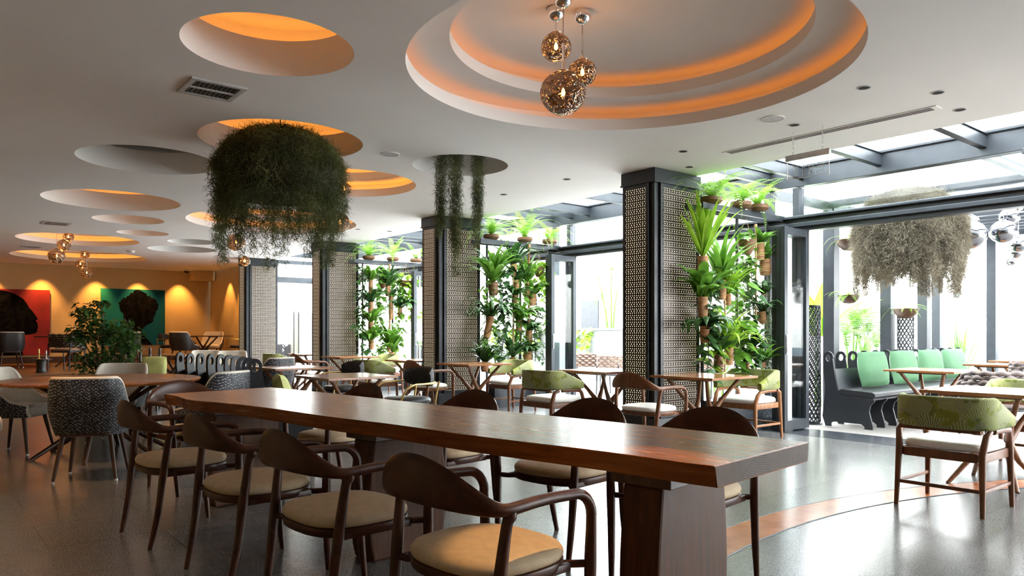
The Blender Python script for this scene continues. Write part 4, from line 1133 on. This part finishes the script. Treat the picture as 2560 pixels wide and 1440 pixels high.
for X, Z, g, lb, hd in ((-.085, 2.58, GN, 'walnut armchair with beige seat in front, closest of all to the camera', dn), (-.71, 3.17, GN, 'second walnut armchair from the right on the near side of the long table', dn),
                    (-1.287, 3.75, GN, 'third walnut armchair from the right on the near side of the long table', dn), (-1.98, 4.44, GN, 'leftmost walnut armchair on the near side of the long table', dn),
                    (.84, 3.61, GF, 'walnut armchair on the far side, nearest the right end of the long table', df), (.276, 4.13, GF, 'second walnut armchair from the right on the far side of the long table', df),
                    (-.45, 4.75, GF, 'third walnut armchair from the right on the far side of the long table', df), (-1.30, 5.40, GF, 'farthest walnut armchair on the far side of the long table', df),
                    (-2.45, 5.74, None, 'walnut armchair at the left head of the long table', D(.735, -.678))):
    place('walnut', mkA, lb, W(X, Z), hd, g)

# ------------------------------------------------------------------ round table corner
rt = thing('round_table', 'large round dark wood table with crossed rod legs at left', 'table', W(-4.04, 7.3))
mb = MB(); mb.lathe([(.86, .705), (.885, .71), (.895, .725), (.895, .735), (.88, .74), (.001, .74)], 72); mb.build('tabletop', m_slab, rt, angle=30)
for i in range(6):
    a = i*PI/3; b = a+2.2
    mb = MB(); mb.tube([(.62*math.cos(b), .62*math.sin(b), 0), (.07*math.cos((a+b)/2), .07*math.sin((a+b)/2), .36), (.56*math.cos(a), .56*math.sin(a), .705)], [.02, .026, .02], 10); mb.build('leg', m_darkwood, rt)
mkT = make_tub
GT = 'tub chairs around the round table'
for X, Z, hd, lb in ((-3.47, 6.12, D(-.27, .96), 'black and white woven tub chair with its back to the camera at the round table'), (-4.93, 7.38, D(1, .05), 'cream-lined tub chair at the left side of the round table'),
                     (-4.62, 6.22, D(.8, .6), 'tub chair cut by the left picture edge, showing cream seat and woven arm'), (-4.38, 8.2, D(.15, -1), 'cream-lined tub chair on the far side of the round table, facing the camera'),
                     (-2.78, 6.88, D(-1, .25), 'woven tub chair right of the round table, behind the long table')):
    place('tub', mkT, lb, W(X, Z), hd, GT)

# ------------------------------------------------------------------ tables and chairs in the middle of the room
mkB = lambda: make_table()
GTB = 'square wooden dining tables'
for x, y, lb, rz_ in ((6.55, 4.81, 'square wooden table right in front of the nearest column', 0), (6.56, 6.27, 'square wooden table half hidden behind the nearest column', 0), (6.5, 8.85, 'square wooden table in front of the middle column', 0),
                  (6.55, 10.5, 'square wooden table half hidden behind the middle column', 0), (6.5, 12.85, 'square wooden table in front of the third column from the camera', 0), (6.6, 14.72, 'small looking square table before the glass entrance, behind the third column', 0),
                  (6.67, 2.13, 'square wooden table at the right edge behind the green palm-print chair', 0), (3.6, 7.2, 'square wooden table in mid room just beyond the long table', .02), (3.93, 9.4, 'square wooden table right of the black rib bench', .02)):
    place('table', mkB, lb, (x, y, 0), rz_, GTB)
mkG = lambda: make_palm(m_brownleg)
GG = 'lime palm-print armchairs'
E_, W_ = -PI/2, PI/2
for x, y, h, lb in ((5.62, 2.04, E_, 'large lime palm-print armchair in the right foreground, back to the camera'), (5.76, 6.32, E_, 'lime palm-print armchair left of the nearest column, back to the camera'), (7.15, 8.8, W_, 'lime palm-print armchair facing left beside the middle column'),
                    (5.75, 10.5, E_, 'lime palm-print armchair left of the middle column, back to the camera'), (7.2, 12.8, W_, 'lime palm-print armchair under the far plant rack'), (5.8, 14.5, E_, 'lime palm-print armchair between the two farthest columns'),
                    (7.62, 2.2, W_, 'lime palm-print armchair at the right picture edge, behind the tabletop')):
    place('palm', mkG, lb, (x, y, 0), h, GG)
place('teak', lambda: make_palm(m_teak), 'lime palm-print armchair with pale teak legs at the door, right of the nearest column', (7.42, 4.85, 0), W_)
mkC = lambda: make_walnut(m_white, wd=m_brownleg)
for x, y, lb in ((5.72, 4.85, 'brown wooden armchair with white seat in front of the nearest column'), (5.70, 8.85, 'brown wooden armchair with white seat in front of the middle column'), (5.7, 12.85, 'brown wooden armchair with white seat in front of the third column from the camera')):
    place('brown', mkC, lb, (x, y, 0), E_, 'brown armchairs with white seats')
for x, y, lb in ((4.25, 7.02, 'black armchair with brass arms at the right of the mid-room table'), (4.5, 9.1, 'black armchair with brass arms behind the mid-room table, speckled round back')):
    place('brass', make_brass, lb, (x, y, 0), W_, 'black armchairs with brass arms')
place('tub', mkT, 'woven tub chair behind the table right of the rib bench', (4.0, 10.35, 0), D(-1, .5))
place('tub', mkT, 'cream-lined tub chair peeping over the left fins of the rib bench', W(-5.9, 14.2), D(.3, -1))
place('tub', mkT, 'cream-lined tub chair peeping over the middle fins of the rib bench', W(-5.25, 13.8), D(.2, -1))

# rib benches
path = []
for px, py in ((458, 880), (484, 882), (510, 883), (536, 884), (562, 884.5), (586, 886), (607, 888), (624, 890.5), (640, 893), (656, 896)):
    i = len(path); Z = .25*FPX/(py-YH); p = W((px-1280)/FPX*Z, Z); q = i/9
    path.append((p.x, p.y, D(.25+.75*smooth((q-.3)/.7), .97-.62*smooth((q-.3)/.7))))
make_ribbench('rib_bench', 'black curved rib bench in mid room, seen from behind with round holes in its fins', path)
b0 = W(-5.75, 11.9)
make_ribbench('rib_bench', 'black rib bench behind the leafy bush, fins showing pale edges', [(W(-6.45+.17*i, 11.9-.03*i).x, W(-6.45+.17*i, 11.9-.03*i).y, D(.35, -.93)) for i in range(6)])
def pillow(label, loc, rz_, w, h, th, m, tilt=.2, nm='cushion', grp=None):
    t = thing(nm, label, 'cushion', loc, rz_, grp); o = pillow_mesh(w, h, th).build('cover', m, t, angle=180); o.rotation_euler = (tilt, 0, 0)
    if m is m_mint:
        mb = MB(); mb.box((-w*.49, 0, .06), (.012, .004, .04)); mb.build('care_tag', m_white, o, smooth=False)
    return t
pillow('lime cushion on the bench behind the round table', W(-5.52, 11.40, .47), D(.25, -.97), .36, .36, .13, m_lime)
pillow('lime cushion at the right end of the curved rib bench', W(-2.20, 7.22, .47), D(.92, .4), .40, .33, .16, m_lime, .25)

# bush in a planter
rnd = random.Random(5)
bp = W(-5.55, 10.0)
t = thing('leafy_bush', 'dark green leafy bush in a grey planter behind the round table', 'plant', bp)
mb = MB(); mb.lathe([(.20, 0), (.27, .05), (.30, .4), (.33, .62), (.29, .62), (.28, .55), (.001, .55)], 28); mb.build('planter', m_concrete, t)
mb = MB(); mf = MB()
for cx, cz, r, n in ((-.18, 1.46, .20, 260), (-.30, 1.17, .15, 160), (.0, 1.20, .20, 230), (.30, 1.18, .22, 300), (-.10, .80, .26, 300), (.22, .80, .26, 300), (.02, 1.60, .09, 50), (.40, 1.0, .13, 110)):
    c = W(cx, 0)+Vector((0, 0, cz)); mb.tube([(0, 0, .5), c*.5+Vector((.02, .02, .3)), c], [.016, .011, .004], 6)
    for i in range(n):
        v = Vector((rnd.gauss(0, 1), rnd.gauss(0, 1), rnd.gauss(0, .8))).normalized()*r*rnd.random()**.4
        leafblade(mf, c+v, rnd.uniform(.03, .055), rnd, 1.7)
mb.build('stem', m_stem, t); mf.build('foliage', m_leaf_bush, t, smooth=False)

# ------------------------------------------------------------------ raised back area
PZ = .36
t1 = place('backtable', lambda: make_table(1.35, .8, 'dining_table', m_darkwood, m_darkwood), 'dark table on the raised floor between two round-backed chairs', W(-8.35, 20.0, PZ), D(0, 1))
place('backtable', None, 'dark table on the raised floor at far left behind the black barrel chair', W(-10.7, 18.0, PZ), D(0, 1))
mkR = lambda: make_brass('round_back_chair')
place('roundback', mkR, 'round-backed black chair left of the dark raised table', W(-9.3, 20.1, PZ), D(1, .1))
place('roundback', mkR, 'round-backed black chair right of the dark raised table, by the far column', W(-7.4, 20.1, PZ), D(-1, .1))
mkK = lambda: make_tub('tub_chair', m_black_leather)
place('darktub', mkK, 'plain dark tub chair in front of the dark raised table', W(-8.5, 19.1, PZ), D(.1, 1))
place('darktub', mkK, 'plain dark tub chair before the teal painting', W(-9.6, 18.4, PZ), D(-.9, .3))
place('darktub', mkK, 'plain dark tub chair before the red painting at far left', W(-11.75, 17.3, PZ), D(-.7, .7))
place('tub', mkT, 'cream-lined tub chair behind the dark raised table', W(-8.55, 21.1, PZ), D(.1, -1))
o = place('ropedark', lambda: make_rope(m_black_leather, 'barrel_chair'), 'black padded barrel chair left of the bush on the raised floor', W(-9.75, 16.2, PZ), D(.1, 1))
t = thing('side_table', 'small black pedestal table with two candle holders, left background', 'side table', W(-9.7, 15.25, PZ))
mb = MB(); mb.lathe([(.12, 0), (.10, .02), (.085, .1), (.10, .26)], 20); mb.build('pedestal', m_black_leather, t)
mb = MB(); mb.lathe([(.18, .26), (.19, .27), (.19, .285), (.001, .29)], 24); mb.build('tabletop', m_black_leather, t)
for dx, h, lb in ((-.05, .20, 'taller copper candle holder on the black pedestal table'), (.10, .17, 'shorter silver candle holder on the black pedestal table')):
    t = thing('candle_holder', lb, 'candle holder', W(-9.7+dx, 15.25, PZ+.29))
    mb = MB(); mb.lathe([(.035, 0), (.03, .01), (.010, .03), (.009, h*.5), (.018, h*.55), (.014, h), (.001, h)], 14); mb.build('stand', m_brass if dx < 0 else m_alu, t)
place('backtable2', lambda: make_table(.9, .9, 'dining_table', m_top, m_darkwood), 'low wooden table lit orange behind the black rib bench', W(-7.0, 15.3), D(0, 1))

# paintings
def painting(name, label, p0, p1, z0, z1, bg, shapes, lean=0.):
    c = (p0+p1)/2; w = (p1-p0).length
    t = thing(name, label, 'painting', (c.x, c.y-.05, z0), 0)
    mb = MB(); mb.box((0, 0, (z1-z0)/2), (w, .04, z1-z0)); mb.build('canvas', bg, t, smooth=False)
    for nm, pts, m, d in shapes:
        mb = MB(); mb.prism([(u*w-w/2, v*(z1-z0)) for u, v in pts], 0, .002, Matrix(((1, 0, 0, 0), (0, 0, -1, -.0205-d), (0, 1, 0, 0), (0, 0, 0, 1)))); mb.build(nm, m, t, smooth=False)
    t.rotation_euler = (lean, 0, 0)
    return t
def mk_teal():
    t = NT('teal_paint'); v = t.coord(); o = t.xyz(v)
    n = t.noise(v, 1.5, 2.); f = t.math('ADD', t.math('MULTIPLY', o[0], .45), t.math('MULTIPLY_ADD', n, .5, .25))
    t.pbr(t.ramp(f, [(.0, (.018, .24, .20)), (.45, (.008, .115, .16)), (1., (.007, .075, .125))]), .7, IOR=1.15); return t.m
m_teal = mk_teal(); m_red = plain('red_paint', (.27, .010, .012), .7, var=.25, scale=2.5)
def mk_ink(n):
    t = NT(n); v = t.coord(); t.pbr(t.ramp(t.noise(v, 5., 6., .7), [(.45, (.002, .002, .003)), (.78, (.016, .015, .016))]), .9, IOR=1.1); return t.m
m_ink = mk_ink('black_brushwork')
rnd = random.Random(3)
afro = []
for i in range(90):
    a = -.9+4.55*i/89; r = .30+.025*math.sin(a*5)+rnd.uniform(-.018, .018)
    afro.append((.58+r*.98*math.cos(a), .655+r*1.02*math.sin(a)))
afro += [(.36, .40), (.40, .33), (.44, .27), (.42, .20), (.46, .08), (.40, 0), (.80, 0), (.72, .10), (.63, .20), (.62, .28), (.70, .36)]
p0, p1 = rayy(251, 23.5), rayy(411, 23.5)
painting('painting', 'teal painting of a woman with a large afro on the yellow wall', p0, p1, .82, 2.43, m_teal, [('silhouette', afro, m_ink, .0)])
p1 = rayy(124, 23.5); p0 = p1-Vector((1.75, 0, 0))
prof = [(0, .97), (.12, .985), (.28, .97), (.42, .93), (.55, .86), (.62, .78), (.655, .72), (.70, .68), (.765, .60), (.79, .565), (.785, .545), (.755, .535), (.775, .505), (.795, .49), (.785, .47), (.795, .45), (.80, .43), (.785, .40), (.79, .37), (.76, .335), (.68, .32), (.58, .31), (.53, .27), (.50, .20), (.52, .12), (.56, 0), (0, 0), (.05, .18), (.06, .27), (0, .36)]
prof = [(.22+u*.78, v) for u, v in prof[:-3]]+[(.12, 0), (.22, .14), (.25, .28), (.10, .36), (.02, .52), (.0, .7), (.04, .88), (.14, .96)]
painting('painting', 'red painting of a dark head in profile at the far left', p0, p1, .58, 2.33, m_red, [('silhouette', prof, m_ink, .0)])

# ------------------------------------------------------------------ terrace and garden
k2 = 60
def bar(name_i, a, b, s):
    a, b = Vector(a), Vector(b); c = (a+b)/2; d = b-a
    mb = MB(); mb.box(c, (max(abs(d.x), s), max(abs(d.y), s), max(abs(d.z), s))); struct('trim_%d' % name_i, mb, m_frame, bevel=.005, smooth=False)
posts = [rayy(2078, 5.5), rayy(2219, 5.5), rayy(2310, 5.5), rayx(2343, 15.6), rayx(2481, 15.6)]
for p, s in zip(posts, (.17, .17, .16, .15, .15)):
    bar(k2, (p.x, p.y, 0), (p.x, p.y, 3.1), s); k2 += 1
for a, b, s in (((8.8, 5.5, 3.03), (15.6, 5.5, 3.03), .14), ((15.6, -4, 3.03), (15.6, 5.6, 3.03), .14), ((10.4, -4, 3.05), (10.4, 5.5, 3.05), .1), ((12.9, -4, 3.05), (12.9, 5.5, 3.05), .1)):
    bar(k2, a, b, s); k2 += 1
for i in range(6):
    bar(k2, (13.2+.4*i, -4, 3.06), (13.2+.4*i, 5.4, 3.06), .06); k2 += 1
for y in (-2.4, .2, 2.9):
    bar(k2, (8.8, y, 3.07), (15.6, y, 3.07), .08); k2 += 1
ribs = [(9.14+.325*i, 4.72, PI) for i in range(14)]
make_ribbench('rib_bench', 'dark grey rib bench with green cushions on the terrace', ribs)
for i, x in enumerate((9.86, 10.78, 11.68, 12.55)):
    pillow(('first green back cushion from the left on the terrace bench', 'second green back cushion from the left on the terrace bench', 'third green back cushion from the left on the terrace bench', 'farthest green back cushion, at the right end of the terrace bench')[i],
           (x, 4.515, .487), PI, .80, .46, .15, m_mint, .14, grp='green cushions on the terrace bench')
for x, y, lb in ((9.72, 3.78, 'wooden table in front of the green-cushioned terrace bench'), (12.15, 3.75, 'terrace table seen edge-on at right, first behind the bench table'), (13.9, 4.0, 'terrace table at right, second behind the bench table'), (16.6, 3.3, 'farthest terrace table at the right picture edge')):
    place('table', mkB, lb, (x, y, 0), 0, GTB)
place('rope', lambda: make_rope(m_caneseat), 'dark rope-woven armchair behind the right foreground table', (8.78, 2.78, 0), math.atan2(-.9, 1.0))
place('rope', None, 'dark rope-woven armchair beside the farther terrace tables', (11.6, 3.2, 0), -1.2)
place('rattan', lambda: make_rope(m_rattan, 'rattan_armchair'), 'brown rattan armchair on the patio behind the open door', (10.95, 10.2, -.06), -1.4)
place('rattan', None, 'brown rattan armchair on the patio glimpsed right of the nearest column', (11.2, 8.2, -.06), -1.4)
place('rattan', None, 'brown rattan armchair on the patio beyond the door leaf', (11.2, 11.2, -.06), 2.2)
def lattice(label, x, y, r, h):
    t = thing('lattice_lantern', label, 'lantern', (x, y, 0)); mb = MB()
    for s in (-1, 1):
        for i in range(13):
            a0 = 2*PI*i/13
            mb.tube([(r*math.cos(a0+s*u*7.4), r*math.sin(a0+s*u*7.4), .03+(h-.04)*u) for u in [j/64 for j in range(65)]], .008, 5, False)
    mb.build('lattice', m_blackmetal, t)
    mb = MB(); mb.lathe([(r*1.25, 0), (r*1.25, .012), (r, .02), (r, .04)], 24); mb.build('base', m_blackmetal, t)
    mb = MB(); mb.lathe([(r*1.0, h-.02), (r*1.02, h), (r*.9, h), (r*.9, h-.02)], 24); mb.build('rim', m_blackmetal, t)
lattice('tall black lattice lantern at the left end of the terrace bench', 9.17, 5.03, .105, 1.55)
lattice('black lattice lantern behind the middle of the terrace bench', *rayy(2264, 5.25).xy, .115, 1.5)
for px, py, y, r, n, lb in ((2125, 600, 5.2, 33, 6, 'coconut-shell basket half hidden by the door header beside the moss ball'), (2122, 738, 5.2, 26, 14, 'coconut-shell basket with fern hanging left below the moss ball'), (2265, 772, 5.2, 30, 14, 'coconut-shell basket with fern hanging right below the moss ball')):
    p = rayy(px, y, py); s = (p.x*SA+p.y*CA)/FPX; rr = r*s
    t = thing('hanging_basket', lb, 'hanging basket', p)
    mb = MB(); mb.lathe([(.001, -rr*.85), (rr*.5, -rr*.75), (rr*.85, -rr*.4), (rr, 0), (rr*.93, 0), (rr*.6, -rr*.35), (.001, -rr*.4)], 24); mb.build('bowl', m_shell, t)
    mb = MB(); fern(mb, (0, 0, -.03), n*2, .42, random.Random(px), .7, .06); mb.build('fronds', m_leaf_fern, t, smooth=False)
    mb = MB(); mb.tube([(0, 0, 0), (0, 0, 3.0-p.z)], .003, 4); mb.build('cord', m_blackmetal, t)
def palm(label, p, n, L, h, canes=5, nm='palm', m=None, seed=1):
    rnd = random.Random(seed); t = thing(nm, label, 'plant', p); mb, mf = MB(), MB()
    for i in range(canes):
        a = rnd.uniform(0, 6.28); r = rnd.uniform(.05, .25); q = Vector((r*1.6*math.cos(a), r*1.6*math.sin(a), h*rnd.uniform(.6, 1.1)))
        mb.tube([(r*.5*math.cos(a), r*.5*math.sin(a), 0), q*.55, q], [.025, .02, .012], 6)
        fern(mf, q, n, L*rnd.uniform(.8, 1.15), rnd, 1.05, .20)
    mb.build('cane', m_leaf_mid, t); mf.build('fronds', m or m_leaf_palm, t, smooth=False)
palm('palm clump behind the terrace bench, between the first two posts', rayy(2128, 7.0)*Vector((1, 1, 0)) if False else Vector((*rayy(2128, 7.0).xy, -.06)), 8, 1.15, 1.3, 6, seed=2)
palm('second palm clump behind the terrace bench, nearer the middle post', Vector((*rayy(2178, 7.2).xy, -.06)), 8, 1.1, 1.4, 6, seed=3)
palm('tall palm at the left behind the terrace, above the lattice lantern', Vector((*rayy(2085, 8.3).xy, -.06)), 9, 1.5, 2.9, 4, seed=4)
palm('slender bamboo on the patio behind the open middle door', Vector((*rayx(1528, 14.3).xy, 1.30)), 7, .9, 1.5, 4, 'bamboo', m_leaf_palm, 5)
palm('leafy palm seen through the plants of the near rack', Vector((12.4, 8.8, -.06)), 8, 1.0, 1.0, 4, seed=6)
t = thing('banana_plant', 'broad bright banana leaves above the tall lattice lantern', 'plant', Vector((*rayy(2045, 6.4).xy, -.06)))
mb = MB(); rosette(mb, (0, 0, 1.2), 8, 1.3, .17, 1.1, .5, random.Random(4), 8); mb.build('foliage', m_leaf_lime, t, angle=80); mb = MB(); mb.tube([(0, 0, 0), (0, 0, 1.25)], [.06, .04], 8); mb.build('trunk', m_leaf_mid, t)
t = thing('grass_clump', 'tall pale grass clump in front of the slate wall on the far right', 'plant', rayx(2398, 17.5)*1. if False else Vector((*rayx(2398, 17.5).xy, -.06)))
mb = MB(); rosette(mb, (0, 0, 0), 70, 1.5, .012, 1.5, .25, random.Random(6), 5); mb.build('foliage', m_leaf_palm, t, angle=80)
mb = MB()
for i in range(5): mb.box((9.0+1.36*i+.62, .75, 3.16), (1.30, 9.5, .012))
struct('roof_terrace', mb, m_panel, smooth=False)
mb = MB(); mb.box((20.2, 4, 2.2), (.3, 34, 4.6)); struct('wall_garden', mb, m_extwall, smooth=False)
mb = MB(); mb.box((14, 26.5, 2.5), (13.5, .3, 5.2)); struct('wall_courtyard', mb, m_extwall, smooth=False)
mb = MB(); mb.box((17.2, 19, 2.3), (.3, 14, 4.8)); struct('wall_patio', mb, m_extwall, smooth=False)
a, b = rayx(2388, 19.6), rayx(2524, 19.6)
mb = MB(); mb.box((19.75, (a.y+b.y)/2, 1.05), (.5, abs(a.y-b.y), 2.25)); struct('wall_slate', mb, m_stone, smooth=False)
mb = MB(); mb.box((19.4, 2.5, .35), (.6, 14, .8)); struct('wall_kerb', mb, m_slate, smooth=False)
p = rayx(1476, 17.0)
mb = MB(); mb.box((17.03, p.y, 1.15), (.08, .95, 2.4)); o = struct('door_%d' % DN, mb, m_concrete, smooth=False); DN += 1
mb = MB(); mb.box((16.98, p.y, 1.15), (.03, .75, 2.1)); mb.build('door_panel', m_frame, o, smooth=False)
for yy, ln, lb in ((13.6, 1.9, 'grey concrete planter wall seen through the open middle door'), (15.9, 2.4, 'grey concrete planter seen behind the middle plant rack'), (18.4, 2.3, 'grey concrete planter far behind the middle column')):
    t = thing('patio_planter', lb, 'planter', (14.2, yy, -.06))
    mb = MB(); mb.box((0, 0, .66), (.7, ln, 1.32)); mb.box((0, 0, 1.33), (.76, ln+.05, .05)); mb.build('trough', m_concrete, t, bevel=.01, smooth=False)
    mb = MB(); rnd = random.Random(int(yy*10))
    for i in range(14):
        vine(mb, (-.36, rnd.uniform(-ln/2, ln/2)*(.5 if yy < 14 else 1)+(.5 if yy < 14 else 0), 1.4), rnd.uniform(.15, .9), .11, rnd, (-.2, 0, 0), .09)
    mb.build('foliage', m_leaf_lime, t, angle=80)
for i in range(4):
    mb = MB(); mb.box((8.6, 21.2+.35*i, .11+.22*i-.06), (2.6, .36, .22)); mb.box((8.6, 21.2+.35*i-.17, .22+.22*i-.07), (2.6, .03, .03)); struct('trim_%d' % (k2), mb, m_darkpanel, smooth=False); k2 += 1
mb = MB(); mb.box((9.6, 20.9, .85), (1.5, .8, 1.8)); struct('wall_stair', mb, m_concrete, smooth=False)

# ------------------------------------------------------------------ light
def light(kind, name, loc, energy, col, target=None, **k):
    d = bpy.data.lights.new(name, kind); d.energy = energy; d.color = col
    for a, b in k.items(): setattr(d, a, b)
    o = bpy.data.objects.new(name, d); COL.objects.link(o); o.location = loc
    if target is not None: o.rotation_euler = (Vector(target)-Vector(loc)).to_track_quat('-Z', 'Y').to_euler()
    return o
WARM = (1., .46, .11)
for x in (-1.2, .4, 1.6, 2.79, 4.08, 5.16, 6.28):
    light('SPOT', 'wall_washer', (x, 23.12, 2.98), 30, WARM, (x, 23.44, 1.4), spot_size=1.25, spot_blend=.8, shadow_soft_size=.03)
for y in (21.7, 20.6, 19.6):
    light('SPOT', 'wall_washer', (6.85, y, 2.98), 20, WARM, (7.18, y, 1.2), spot_size=1.2, spot_blend=.6, shadow_soft_size=.03)
for x, y, e in ((-2., 9.5, 120), (-1.2, 4.5, 90), (0.2, 12.5, 110), (-2.5, 14, 110), (1.0, 15.5, 100), (.2, 6.6, 60), (-3.2, 6.5, 80), (2.6, 18.6, 70), (-1, 19, 80), (5.2, 19.5, 60), (-.9, 1.5, 50)):
    light('SPOT', 'ceiling_spot', (x, y, 3.0), e*.50, (1., .52, .19), (x, y, 0), spot_size=1.5, spot_blend=.7, shadow_soft_size=.05)
light('SPOT', 'ceiling_spot', (2.55, 1.35, 3.0), 40, (1., .55, .2), (1.75, 1.75, .45), spot_size=.35, spot_blend=.3, shadow_soft_size=.03)

w = bpy.data.worlds.new('sky'); sc.world = w; w.use_nodes = True
bg = w.node_tree.nodes['Background']; bg.inputs[0].default_value = (.93, .97, 1., 1); bg.inputs[1].default_value = 3.6

# ------------------------------------------------------------------ camera
cam = bpy.data.cameras.new('camera'); co = bpy.data.objects.new('camera', cam); COL.objects.link(co); sc.camera = co
co.location = (0, 0, EYE); co.rotation_euler = (PI/2, 0, -math.atan2(SA, CA))
cam.sensor_width = 36; cam.lens = FPX/2560*36; cam.shift_y = (YH-720)/2560; cam.clip_start = .05; cam.clip_end = 200
vs = sc.view_settings; vs.view_transform = 'Standard'; vs.look = 'None'; vs.gamma = 1; vs.use_curve_mapping = False; vs.exposure = 2.65
sc.cycles.use_denoising = True; sc.cycles.max_bounces = 8; sc.cycles.diffuse_bounces = 4; sc.cycles.glossy_bounces = 4; sc.cycles.transparent_max_bounces = 16
sc.cycles.sample_clamp_indirect = 6.; sc.cycles.caustics_reflective = False; sc.cycles.caustics_refractive = False
